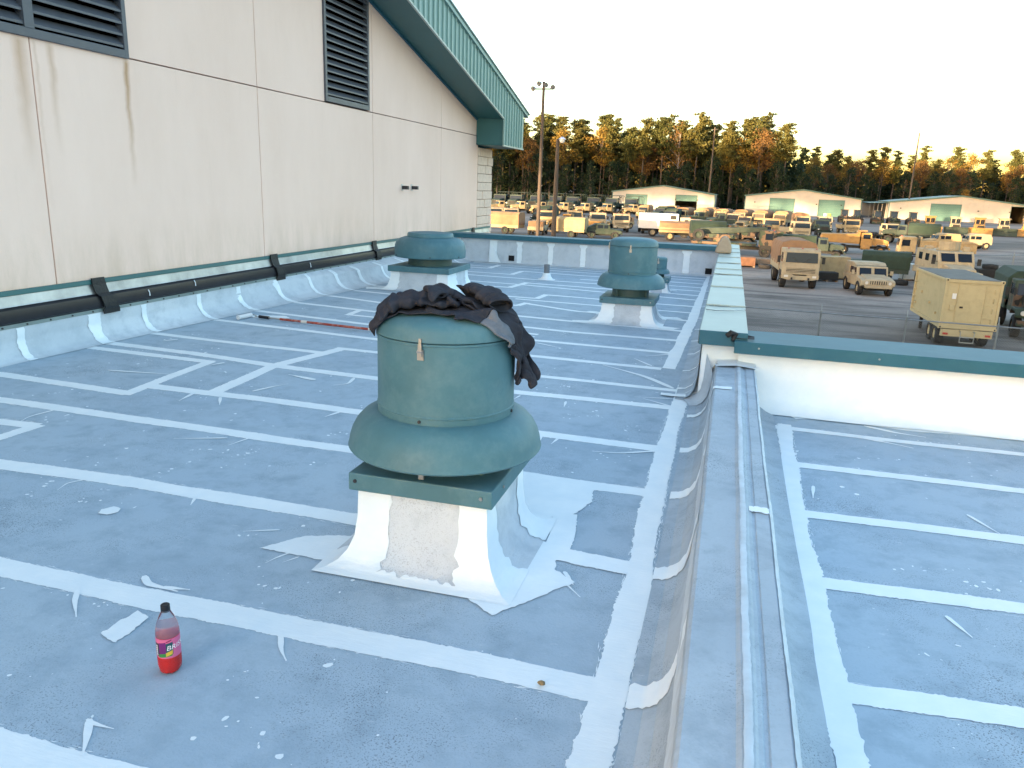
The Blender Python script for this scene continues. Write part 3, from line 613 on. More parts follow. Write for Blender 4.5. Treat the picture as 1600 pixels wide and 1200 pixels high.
ys = [6.12, 7.55, 9.1, 10.55, 11.3, 12.3, 13.45, 14.6, 15.6, 16.95]
for i, (a, b) in enumerate(zip(ys[:-1], ys[1:])):
    mb = MB(); nx, nyy = 8, 12
    for j in range(nyy+1):
        for q in range(nx+1):
            x = -0.15+0.36*q/nx; y = a+(b-a-0.004)*j/nyy
            mb.v.append((x, y, 0.602+0.002*i % 0.004+0.006*mnoise.noise(Vector((x*6, y*2.2, i)))))
    mb.f = [(j*(nx+1)+q, j*(nx+1)+q+1, (j+1)*(nx+1)+q+1, (j+1)*(nx+1)+q) for j in range(nyy) for q in range(nx)]
    o = len(mb.v)
    mb.add([(-0.15, a, 0.60), (-0.153, a, 0.50), (-0.153, b-0.004, 0.50), (-0.15, b-0.004, 0.60)], [(0, 1, 2, 3)])
    mb.add([(0.21, a, 0.60), (0.213, a, 0.50), (0.213, b-0.004, 0.50), (0.21, b-0.004, 0.60)], [(3, 2, 1, 0)])
    local(pr, mb).build('coping', M['mint'], pr, smooth=40)
    if i:
        local(pr, MB().prism([(-0.152, 0.607), (0.211, 0.607), (0.211, 0.617), (-0.152, 0.617)], a-0.012, a+0.012)).build('standing_seam', M['mint'], pr, bevel=0.003)
local(pr, MB().box(-0.151, 0.212, 6.105, 6.122, 0.492, 0.604)).build('coping_end', M['teal'], pr, bevel=0.003)
local(pr, MB().box(-0.158, -0.151, 6.12, 16.9, 0.495, 0.60)).build('coping_skirt', mat('slate_teal_skirt', (0.10, 0.15, 0.16), 0.5, var=0.1), pr)
local(pr, MB().tube([(-0.14, 7.2, 0.612), (-0.05, 7.14, 0.615), (0.1, 7.2, 0.615), (0.205, 7.35, 0.612), (0.22, 7.3, 0.5), (0.222, 7.1, 0.35)], 0.004, 6)).build('lightning_cable', M['screw'], pr)
jc = tag(MB().tube([(0.055, 6.10, 0.575), (0.085, 6.095, 0.60), (0.12, 6.12, 0.592), (0.10, 6.09, 0.54)], [0.02, 0.026, 0.028, 0.012], 8).add([(0.09, 6.085, 0.562), (0.262, 6.10, 0.562), (0.262, 6.17, 0.575), (0.09, 6.15, 0.60)], [(0, 1, 2, 3)]).build('mastic_blob', M['tar']), 'black mastic smear bridging the corner between mint and teal copings', 'mastic')
# back parapet
pb = thing('parapet', 'far parapet with grey membrane face and thin teal coping before the parked trucks', 'parapet', (-2.9, 16.3, 0))
local(pb, MB().box(-5.97, -0.14, 16.26, 16.46, -0.1, 0.5)).build('wall_core', M['cmu'], pb)
BP = [(16.10, 0.004), (16.15, 0.012), (16.18, 0.04), (16.2, 0.10), (16.2, 0.5)]
mb = MB()
for j in range(61):
    x = -5.95+5.82*j/60
    for i, (y, z) in enumerate(BP): mb.v.append((x, y+0.008*mnoise.noise(Vector((x*2.2, i*0.4, 1))), z))
n = len(BP); mb.f = [(j*n+i, (j+1)*n+i, (j+1)*n+i+1, j*n+i+1) for j in range(60) for i in range(n-1)]
local(pb, mb).build('membrane_upturn', M['flash'], pb, smooth=50)
for x, w in ((-4.33, 0.055), (-3.64, 0.05), (-2.94, 0.055), (-2.2, 0.05), (-1.5, 0.05), (-0.80, 0.065)):
    mb = MB()
    for i in range(13):
        z = 0.02+0.46*i/12; ww = w*(1+0.25*mnoise.noise(Vector((x, i*0.6, 0)))+(0.5 if i > 10 else 0))
        for s in (-1, 1): mb.v.append((x+s*ww, 16.186 if z > 0.06 else 16.165, z))
    mb.f = [(2*i, 2*i+1, 2*i+3, 2*i+2) for i in range(12)]
    local(pb, mb).build('paint_stripe', M['paint'], pb)
mb = MB().add([(-5.0, 16.12, 0.012), (-4.72, 16.10, 0.012), (-4.84, 16.183, 0.2), (-4.83, 16.185, 0.48), (-5.0, 16.185, 0.48)], [(0, 1, 2, 3, 4)]); local(pb, mb).build('paint_patch', M['paint'], pb)
local(pb, MB().box(-4.68, -4.38, 16.176, 16.19, 0.04, 0.27)).build('scupper_flange', M['flash'], pb)
local(pb, MB().box(-4.565, -4.44, 16.165, 16.2, 0.06, 0.175)).build('scupper', M['dark'], pb)
local(pb, MB().box(-0.50, -0.28, 16.176, 16.19, 0.02, 0.24)).build('scupper_flange', M['flash'], pb)
local(pb, MB().box(-0.41, -0.28, 16.165, 16.2, 0.03, 0.15)).build('scupper', M['dark'], pb)
for a, b in ((-5.95, -3.9), (-3.9, -1.95), (-1.95, -0.155)):
    P = [(16.12, 0.505), (16.115, 0.598), (16.55, 0.602), (16.55, 0.50), (16.54, 0.50), (16.54, 0.58), (16.13, 0.58), (16.128, 0.505)]
    local(pb, MB().prism(P, a+0.002, b-0.002, 'x')).build('coping', M['teal'], pb, bevel=0.004)
tag(MB().prism([(-0.23, 0.0), (0.06, 0.0), (0.055, 0.10), (0.02, 0.21), (-0.03, 0.285), (-0.09, 0.30), (-0.145, 0.26), (-0.20, 0.14)], 0.0, 0.22).build('cast_block', M['tanstone'], None, 60, 0.03, (0, 14.2, 0.61)), 'tan rounded cap block standing on the mint coping', 'block')
# ------------------------------------------------------------------ tall building on the left
WX = -6.0
EAVE_Y, EAVE_Z, SL = 18.1, 3.14, 0.238
RIDGE_Y = 6.0
def sof(y): return EAVE_Z+SL*(EAVE_Y-y) if y > RIDGE_Y else EAVE_Z+SL*(EAVE_Y-RIDGE_Y)-SL*(RIDGE_Y-y)
BX0 = -27.0
FY1, FY0 = 18.25, 2*RIDGE_Y-18.25
mbg = thing('main_building', 'tall sand stucco building with slate louvers and teal sloped eave', 'building', (-16, 4, GZ))
core = MB().prism([(FY0, GZ), (FY1, GZ), (FY1, sof(FY1)), (RIDGE_Y, sof(RIDGE_Y)), (FY0, sof(FY0))], BX0, WX-0.055, 'x')
local(mbg, core).build('wall_core', mat('joint_core_grey', (0.26, 0.21, 0.17), 0.9), mbg)  # grey-brown wall core, visible in the joints between panels
# stucco panels with recessed joints
VJ = [-6.25, -4.4, -1.05, 2.4, 5.77, 9.17, 12.53, 15.78, 18.25]
J = 0.0065; HJ = 2.755
LV = [(3.25, 6.92, 2.745, 8.0), (10.9, 12.37, 2.77, 4.62)]
def panel(y0, y1, z0, z1a, z1b):
    P = [(y0, z0), (y1, z0), (y1, z1b), (y0, z1a)]
    local(mbg, MB().prism(P, WX-0.05, WX, 'x')).build('stucco_panel', M['stucco'], mbg, bevel=0.004)
for a, b in zip(VJ[:-1], VJ[1:]):
    panel(a+J, b-J, -0.2, HJ-J, HJ-J)
    if a >= 15.7:
        panel(a+J, b-J, HJ+J, sof(a), sof(b)+0.02); continue
    segs = [(a+J, b-J)]
    for (l0, l1, lz0, lz1) in LV:
        new = []
        for s0, s1 in segs:
            if l1 <= s0 or l0 >= s1: new.append((s0, s1)); continue
            if l0 > s0+0.02: new.append((s0, l0))
            if l1 < s1-0.02: new.append((l1, s1))
            c0, c1 = max(s0, l0), min(s1, l1)
            if lz1 < min(sof(c0), sof(c1))-0.05: panel(c0, c1, lz1, sof(c0), sof(c1))
        segs = new
    for s0, s1 in segs: panel(s0, s1, HJ+J, sof(s0), sof(s1))
# split-face corner beyond the last panel
random.seed(8)
for k in range(37):
    z = GZ+0.203*k
    for q, (y0, y1) in enumerate(((18.27, 18.66), (18.67, 19.06), (19.07, 19.46)) if k % 2 else ((18.27, 18.46), (18.47, 18.86), (18.87, 19.26), (19.27, 19.44))):
        if z+0.195 > 2.56: continue
        d = random.uniform(-0.012, 0.012)
        local(mbg, MB().box(WX-0.3, WX+0.0+d, y0, y1+random.uniform(-0.01, 0.02), z, z+0.195)).build('block', M['cmu'], mbg, bevel=0.012)
# louvers
def louver(y0, y1, z0, z1, mull=None):
    w = 0.055
    mb = MB().box(WX-0.06, WX+0.03, y0, y0+w, z0, z1).box(WX-0.06, WX+0.03, y1-w, y1, z0, z1).box(WX-0.06, WX+0.032, y0+w, y1-w, z0, z0+w+0.02).box(WX-0.06, WX+0.032, y0+w, y1-w, z1-w, z1)
    f = local(mbg, mb).build('louver', M['louver'], mbg, bevel=0.004)
    local(mbg, MB().box(WX-0.15, WX-0.055, y0+0.01, y1-0.01, z0+0.01, z1-0.01)).build('louver_backing', M['dark'], mbg)
    bays = [(y0+w, y1-w)]
    if mull: 
        bays = [(y0+w, mull-0.05), (mull+0.05, y1-w)]
        local(mbg, MB().box(WX-0.06, WX+0.034, mull-0.05, mull+0.05, z0+w+0.02, z1-w)).build('mullion', M['louver'], f)
    z = z0+w+0.04; pitch = 0.108
    while z+0.1 < z1-w:
        for a, b in bays:
            P = [(WX+0.022, z), (WX+0.022, z+0.022), (WX-0.05, z+0.092), (WX-0.055, z+0.078), (WX+0.012, z+0.012)]
            local(mbg, MB().prism(P, a, b)).build('slat', M['louver'], f)
        z += pitch
louver(3.25, 6.92, 2.745, 4.9, 5.76)
louver(10.9, 12.37, 2.77, 4.62)
# soffit, fascia, eave box and roof
XO = -5.33
def sbox(y0, y1, x0, x1, dz0, dz1):
    return MB().hexa([(x0, y0, sof(y0)+dz0), (x1, y0, sof(y0)+dz0), (x1, y1, sof(y1)+dz0), (x0, y1, sof(y1)+dz0)], [(x0, y0, sof(y0)+dz1), (x1, y0, sof(y0)+dz1), (x1, y1, sof(y1)+dz1), (x0, y1, sof(y1)+dz1)])
def roofpart(name, m, dz0, dz1, x0, x1, ya=18.12, bev=0):
    local(mbg, sbox(RIDGE_Y, ya, x0, x1, dz0, dz1)).build(name, m, mbg, bevel=bev)
    local(mbg, sbox(2*RIDGE_Y-ya, RIDGE_Y, x0, x1, dz0, dz1)).build(name, m, mbg, bevel=bev)
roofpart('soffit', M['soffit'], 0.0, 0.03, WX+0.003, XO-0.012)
roofpart('soffit_trim', M['teal'], -0.05, 0.0, WX+0.002, WX+0.035, 18.09, 0.004)
FH = 0.86     # fascia height above the soffit
y = 18.10; w = 0.225
# level end of the fascia (eave return) and sloped run, one panel after another
def fpanel(y0, y1, zb0, zb1):
    t0 = sof(y0)+0.68; t1 = sof(y1)+0.68
    mb = MB().hexa([(XO-0.01, y0, zb0), (XO+0.004, y0, zb0), (XO+0.004, y1, zb1), (XO-0.01, y1, zb1)], [(XO-0.01, y0, t0), (XO+0.004, y0, t0), (XO+0.004, y1, t1), (XO-0.01, y1, t1)])
    p = local(mbg, mb).build('fascia_panel', M['teal2'], mbg)
    rb = MB().hexa([(XO+0.004, y0-0.012, zb0), (XO+0.032, y0-0.010, zb0), (XO+0.032, y0+0.010, zb0), (XO+0.004, y0+0.012, zb0)], [(XO+0.004, y0-0.012, t0), (XO+0.032, y0-0.010, t0), (XO+0.032, y0+0.010, t0), (XO+0.004, y0+0.012, t0)])
    local(mbg, rb).build('seam_rib', M['teal2'], p)
for k in range(8):
    y0 = 19.86-(k+1)*w; fpanel(y0, y0+w-0.002, 2.56, 2.56)
y = 19.86-8*w
while y > 6.3:
    y -= w; fpanel(y, y+w-0.002, sof(y)-0.005, sof(y+w)-0.005)
local(mbg, sbox(RIDGE_Y-0.001, 6.2, XO-0.01, XO+0.004, 0, 0.68)).build('fascia_panel', M['teal2'], mbg)
local(mbg, sbox(2*RIDGE_Y-19.8, RIDGE_Y, XO-0.01, XO+0.004, 0, 0.68)).build('fascia_panel', M['teal2'], mbg)
roofpart('fascia_drip', M['mint'], -0.03, 0.008, XO-0.012, XO+0.022, 18.08)
local(mbg, MB().box(XO-0.012, XO+0.022, 18.08, 19.88, 2.525, 2.56)).build('fascia_drip', M['mint'], mbg)
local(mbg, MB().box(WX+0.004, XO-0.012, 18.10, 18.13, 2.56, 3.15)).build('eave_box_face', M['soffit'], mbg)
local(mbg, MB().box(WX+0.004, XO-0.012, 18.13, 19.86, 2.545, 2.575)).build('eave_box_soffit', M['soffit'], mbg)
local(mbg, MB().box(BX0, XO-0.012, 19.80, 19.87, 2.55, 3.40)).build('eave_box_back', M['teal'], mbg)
roofpart('rake_trim', M['teal2'], 0.675, 0.76, XO-0.05, XO+0.055, 20.15, 0.006)
roofpart('rake_edge', M['mint'], 0.76, 0.79, XO-0.05, XO+0.085, 20.22, 0.006)
roofpart('roof', M['shedroof'], 0.70, 0.765, BX0-0.6, XO-0.05, 20.2)
# two small boxes on the stucco
for y in (13.74, 14.2):
    t = thing('wall_bracket', 'small dark box on a white plate, %s of two fixed to the stucco wall' % ('nearer' if y < 14 else 'farther'), 'wall bracket', (WX, y, 1.54))
    MB().box(0, 0.012, -0.04, 0.04, -0.06, 0.06).build('plate', M['white'], t); MB().box(0.012, 0.13, -0.03, 0.045, -0.035, 0.03).build('housing', M['darkmetal'], t, bevel=0.006)

# ------------------------------------------------------------------ roof fans
def curb_surface(hw, H, flare, parent, white, band=False):
    prof = [(flare, 0.004), (flare*0.70, 0.010), (flare*0.44, 0.032), (flare*0.24, 0.072), (flare*0.10, 0.13), (flare*0.03, 0.2*H/0.35+0.02), (0, H)]
    pts = []
    for a, b in zip(prof[:-1], prof[1:]):
        for q in range(3): pts.append((a[0]+(b[0]-a[0])*q/3, a[1]+(b[1]-a[1])*q/3))
    pts.append(prof[-1]); n = len(pts)
    def P(face, s, i, off=0.0):
        h = hw+pts[i][0]+off; x, y = s*h, -h
        for _ in range(face): x, y = -y, x
        return (x, y, pts[i][1]+off*0.8)
    mb = MB()
    for k in range(4):
        o = len(mb.v)
        for i in range(n):
            for q in range(7): mb.v.append(P(k, -1+q/3, i))
        mb.f += [(o+i*7+q, o+i*7+q+1, o+(i+1)*7+q+1, o+(i+1)*7+q) for i in range(n-1) for q in range(6)]
    mb.build('curb_flashing', M['flash'], parent, smooth=50)
    r = random.Random(int(hw*1000))
    for k, sgn, w0, w1 in white:
        mb = MB(); C = 5; e = []
        for i in range(n):
            t = i/(n-1); wd = w0*(1-t)+w1*t; wd *= 1+0.16*mnoise.noise(Vector((i*0.5, k, sgn*3)))+r.uniform(-0.06, 0.06)
            for q in range(C): mb.v.append(P(k, sgn*(1.002-wd*q/(C-1)), i, 0.003))
        mb.f = [((i*C+q, i*C+q+1, (i+1)*C+q+1, (i+1)*C+q) if sgn < 0 else (i*C+q+1, i*C+q, (i+1)*C+q, (i+1)*C+q+1)) for i in range(n-1) for q in range(C-1)]
        mb.build('curb_paint', M['paint'], parent, smooth=60)
    if band:
        mb = MB(); K = 40
        for q in range(K+1):
            top = 4.2+1.6*mnoise.noise(Vector((q*0.35, 3, 0)))+r.uniform(-0.4, 0.4)
            for i in range(6):
                t_ = top*i/5; a = int(t_); u = t_-a; A = P(0, -0.7+1.4*q/K, a, 0.004); B = P(0, -0.7+1.4*q/K, a+1, 0.004)
                mb.v.append(tuple(A[c]+(B[c]-A[c])*u for c in range(3)))
        mb.f = [(q*6+i, (q+1)*6+i, (q+1)*6+i+1, q*6+i+1) for q in range(K) for i in range(5)]
        mb.build('curb_paint', M['paint'], parent, smooth=60)
def upblast(loc, label, H, gap, hw, s=1.0, detail=True, rz_=0.0):
    t = thing('roof_fan', label, 'exhaust fan', loc, rz_, 'teal upblast fans on curbs')
    curb_surface(hw-0.035, H, 0.155*s, t, ((0, -1, 0.62, 0.5), (0, 1, 0.55, 0.42), (1, -1, 0.7, 0.45), (1, 1, 0.6, 0.35), (2, -1, 0.5, 0.4), (2, 1, 0.5, 0.4), (3, -1, 0.5, 0.4), (3, 1, 0.5, 0.4)), s == 1.0 and H > 0.3)
    cap = MB()
    cap.box(-hw, hw, -hw, hw, H, H+0.08)
    c = cap.build('curb_cap', M['fan'], t, bevel=0.006)
    for sx, sy in ((-0.9, -1), (0.85, -1), (1, -0.5), (1, 0.8)):
        x, y = (sx*hw, -hw) if sy == -1 else (hw, sy*hw)
        d = (0, -1, 0) if sy == -1 else (1, 0, 0)
        MB().cyl((x, y, H+0.045), (x+d[0]*0.006, y+d[1]*0.006, H+0.045), 0.008, n=8).build('screw', M['screw'] if sx > 0 else M['darkmetal'], c)
    z0 = H+0.08; zb = z0+gap
    MB().cyl((0, 0, z0), (0, 0, zb+0.03), 0.235*s, n=40, caps=False).build('neck', M['fandark'], t, smooth=40)
    for a in range(4):
        x, y = 0.26*s*cos(a*pi/2+0.2+pi/4), 0.26*s*sin(a*pi/2+0.2+pi/4)
        MB().cyl((x, y, z0), (x, y, zb+0.03), 0.014*s, n=10).build('standoff', M['fandark'], t)
    pr_ = [(0.25, zb-0.012), (0.33, zb-0.006), (0.422, zb+0.004), (0.430, zb), (0.436, zb+0.008), (0.432, zb+0.018), (0.428, zb+0.045), (0.418, zb+0.078), (0.400, zb+0.112), (0.372, zb+0.142), (0.342, zb+0.160), (0.318, zb+0.167), (0.30, zb+0.168)]
    MB().lathe([(r*s, zb+(z-zb)*s) for r, z in pr_], 72).build('windband', M['fan'], t, smooth=50)
    zd = zb+0.166*s
    dp = [(0.292, -0.006), (0.303, 0.0), (0.303, 0.028), (0.3065, 0.031), (0.3065, 0.037), (0.303, 0.040), (0.303, 0.335), (0.308, 0.338), (0.308, 0.346), (0.300, 0.348)]
    d = MB().lathe([(r*s, zd+z*s) for r, z in dp], 72).build('motor_shroud', M['fan'], t, smooth=40)
    lp = [(0.300, 0.350), (0.309, 0.352), (0.309, 0.360), (0.306, 0.368), (0.302, 0.395), (0.288, 0.415), (0.262, 0.430), (0.215, 0.442), (0.12, 0.450), (0.0, 0.452)]
    MB().lathe([(r*s, zd+z*s) for r, z in lp], 72).build('lid', M['fan'], t, smooth=40)
    MB().cyl((0, 0, zd-0.01), (0, 0, zd+0.001), 0.27*s, n=40).build('shroud_base', M['fandark'], t)
    for a in (-pi/2-0.0, pi+0.04, 0.5):
        ca, sa = cos(a), sin(a); R = 0.306*s; z = zd+0.335*s
        mb = MB()
        def lb(u0, u1, r0, r1, z0, z1):
            def q(u, r, zz): return ((R+r)*ca-u*sa, (R+r)*sa+u*ca, z+zz)
            mb.hexa([q(u0, r0, z0), q(u1, r0, z0), q(u1, r1, z0), q(u0, r1, z0)], [q(u0, r0, z1), q(u1, r0, z1), q(u1, r1, z1), q(u0, r1, z1)])
        lb(-0.014, 0.014, -0.002, 0.004, -0.055, -0.012); lb(-0.008, 0.008, 0.004, 0.012, -0.04, 0.012); lb(-0.006, 0.006, 0.002, 0.010, 0.012, 0.035)
        mb.cyl(((R+0.01)*ca-0.013*sa, (R+0.01)*sa+0.013*ca, z-0.02), ((R+0.01)*ca+0.013*sa, (R+0.01)*sa-0.013*ca, z-0.02), 0.005, n=6)
        mb.build('latch', M['screw'], t)
    for a in (-pi/2-0.02, pi+0.1, 0.0, pi/2):
        mb = MB().cyl((0.301*s*cos(a), 0.301*s*sin(a), zd+0.017*s), (0.309*s*cos(a), 0.309*s*sin(a), zd+0.017*s), 0.007, n=8); mb.build('screw', M['darkmetal'], t)
    return t
FAN1 = (-1.155, 3.135, 0)
fan1 = upblast(FAN1, 'large near teal roof fan with a dark jacket draped over its lid', 0.35, 0.075, 0.325)
MB().box(-0.012, 0.012, -0.30, -0.285, 0.432, 0.51).build('standoff', M['screw'], fan1)
upblast((-1.16, 9.95, 0), 'teal upblast roof fan on grey curb near the mint coping', 0.25, 0.115, 0.345)
upblast((-1.09, 13.1, 0), 'small teal roof fan half hidden behind the middle upblast fan', 0.17, 0.06, 0.20, 0.44)
def mushroom(loc, label):
    t = thing('roof_ventilator', label, 'roof ventilator', loc)
    H = 0.285; hw = 0.51
    curb_surface(hw-0.04, H, 0.16, t, ((0, -1, 0.42, 0.30), (0, 1, 0.42, 0.36), (1, -1, 0.9, 0.85), (1, 1, 0.5, 0.3), (2, 1, 0.4, 0.3), (3, -1, 0.5, 0.3), (3, 1, 0.5, 0.3)))
    MB().box(-hw, hw, -hw, hw, H, H+0.09).build('curb_cap', M['fan'], t, bevel=0.006)
    MB().cyl((0, 0, H+0.09), (0, 0, H+0.26), 0.35, n=48, caps=False).build('throat', M['fandark'], t, smooth=40)
    pr_ = [(0.30, 0.235), (0.555, 0.215), (0.562, 0.22), (0.565, 0.24), (0.565, 0.33), (0.558, 0.40), (0.535, 0.455), (0.49, 0.495), (0.42, 0.52), (0.365, 0.527)]
    MB().lathe([(r, H+z) for r, z in pr_], 72).build('hood', M['fan'], t, smooth=50)
    lp = [(0.36, 0.525), (0.368, 0.53), (0.362, 0.575), (0.35, 0.59), (0.2, 0.603), (0, 0.606)]
    MB().lathe([(r, H+z) for r, z in lp], 72).build('top_cap', M['fan'], t, smooth=40)
    for a in (-1.2, -0.3, -2.4, 0.6):
        MB().cyl((0.562*cos(a), 0.562*sin(a), H+0.245), (0.57*cos(a), 0.57*sin(a), H+0.245), 0.009, n=8).build('screw', M['darkmetal'], t)
mushroom((-4.585, 11.62, 0), 'squat teal mushroom roof ventilator near the stucco wall')
# pipe vent
pv = thing('vent_pipe', 'short grey vent pipe in a white painted boot near the far parapet', 'vent pipe', (-3.15, 13.75, 0))
MB().lathe([(0.16, 0.004), (0.11, 0.02), (0.08, 0.06), (0.07, 0.12), (0.0, 0.12)], 20).build('boot', M['paint'], pv, smooth=40)
MB().lathe([(0.052, 0.10), (0.052, 0.27), (0.046, 0.272), (0.046, 0.2), (0, 0.2)], 20).build('pipe', mat('grey_lead', (0.16, 0.18, 0.20), 0.6, var=0.2), pv, smooth=40)

# ------------------------------------------------------------------ jacket on the near fan (cloth settled by simulation)
def settle_jacket():
    sim = bpy.data.scenes.new('sim')
    prof = [(0.0, -0.75), (0.43, -0.75), (0.43, -0.60), (0.40, -0.50), (0.305, -0.455), (0.305, -0.117), (0.309, -0.10), (0.306, -0.084), (0.302, -0.057), (0.288, -0.037), (0.262, -0.022), (0.215, -0.010), (0.12, -0.002), (0.0, 0.0)]
    co = bpy.data.objects.new('lid_collider', MB().lathe(prof, 36).mesh('lid_collider', None)); sim.collection.objects.link(co)
    co.modifiers.new('collision', 'COLLISION'); co.collision.thickness_outer = 0.004; co.collision.cloth_friction = 70; co.collision.damping = 0.9
    mb = MB(); NX, NY = 58, 34
    for j in range(NY+1):
        for i in range(NX+1):
            u, v = i/NX, j/NY
            x = -0.285+0.80*u; q = max(0, u-0.56)/0.44
            y = (0.01+0.03*q)+(v-0.5)*(0.46-0.36*q)
            k = 1.0-0.5*q
            z = 0.125+k*(0.052*sin(u*24+3*v)+0.042*sin(v*15-4*u+1))+0.035*mnoise.noise(Vector((u*5, v*5, 1)))+0.035*sin(v*19)*q
            mb.v.append((x, y, z))
    mb.f = [(j*(NX+1)+i, j*(NX+1)+i+1, (j+1)*(NX+1)+i+1, (j+1)*(NX+1)+i) for j in range(NY) for i in range(NX)]
    nb = len(mb.v)
    def tube(n, k, path, rad):
        o = len(mb.v)
        for i in range(n+1):
            u = i/n; p = path(u); d = (path(u+0.02)-p).normalized(); sd = d.cross(Vector((0, 0, 1))).normalized(); w = sd.cross(d)
            rr = rad*(1+0.16*sin(u*34)+0.1*sin(u*55+1))
            for j in range(k): a = 2*pi*j/k; mb.v.append(tuple(p+sd*rr*1.15*cos(a)+w*rr*0.75*sin(a)))
        for i in range(n):
            for j in range(k): mb.f.append((o+i*k+j, o+i*k+(j+1) % k, o+(i+1)*k+(j+1) % k, o+(i+1)*k+j))
    tube(26, 14, lambda u: Vector((-0.27+0.34*u, -0.16+0.10*u, 0.33+0.02*sin(u*5))), 0.078)
    ns = len(mb.v)
    tube(22, 12, lambda u: Vector((0.04+0.09*cos(u*4.4), -0.10+0.09*sin(u*4.4), 0.50)), 0.045)
    nh = len(mb.v)
    tube(20, 12, lambda u: Vector((-0.02+0.25*u, 0.06-0.10*u, 0.60)), 0.06)
    ob = bpy.data.objects.new('loose_cloth', mb.mesh('loose_cloth', None)); sim.collection.objects.link(ob)
    m = ob.modifiers.new('cloth', 'CLOTH'); s = m.settings
    s.quality = 5; s.mass = 0.4; s.tension_stiffness = 14; s.compression_stiffness = 9; s.shear_stiffness = 4; s.bending_stiffness = 0.25
    s.tension_damping = 8; s.compression_damping = 8; s.bending_damping = 0.5; s.air_damping = 2.0
    c = m.collision_settings; c.distance_min = 0.005; c.collision_quality = 2; c.use_self_collision = True; c.self_distance_min = 0.006; c.self_friction = 30
    m.point_cache.frame_end = 100
    for f in range(1, 62): sim.frame_set(f)
    dg = sim.view_layers[0].depsgraph; dg.update()
    me = bpy.data.meshes.new_from_object(ob.evaluated_get(dg))
    V = [tuple(v.co) for v in me.vertices]; F = [tuple(p.vertices) for p in me.polygons]
    bpy.data.objects.remove(ob); bpy.data.objects.remove(co); bpy.data.scenes.remove(sim)
    return V, F, nb, ns, nh
def jacket():
    V, F, nb, ns, nh = settle_jacket()
    bx, by, bz = FAN1[0], FAN1[1], 0.35+0.08+0.075+0.166+0.452
    t = thing('jacket', 'dark charcoal jacket bunched over the lid of the near roof fan', 'jacket', (bx, by, bz))
    def piece(name, v0, v1, m, th):
        mb = MB(); mb.v = V[v0:v1]; mb.f = [tuple(i-v0 for i in q) for q in F if v0 <= q[0] < v1]
        o = mb.build(name, m, t, smooth=180)
        so = o.modifiers.new('solid', 'SOLIDIFY'); so.thickness = th; so.offset = 1
        sb = o.modifiers.new('sub', 'SUBSURF'); sb.levels = 1; sb.render_levels = 1
    lin = lambda q: 33 <= q[0] % 59 < 44 and q[0]//59 < 8
    FL = [q for q in F if q[0] < nb and lin(q)]; F[:] = [q for q in F if not (q[0] < nb and lin(q))]
    piece('body', 0, nb, M['jacket'], 0.007); FB = list(F); F[:] = FL; piece('lining', 0, nb, M['lining'], 0.009); F[:] = FB; piece('sleeve', nb, ns, M['jacket'], 0.006); piece('hood', ns, nh, M['jacket'], 0.006); piece('sleeve', nh, len(V), M['jacket'], 0.006)
jacket()

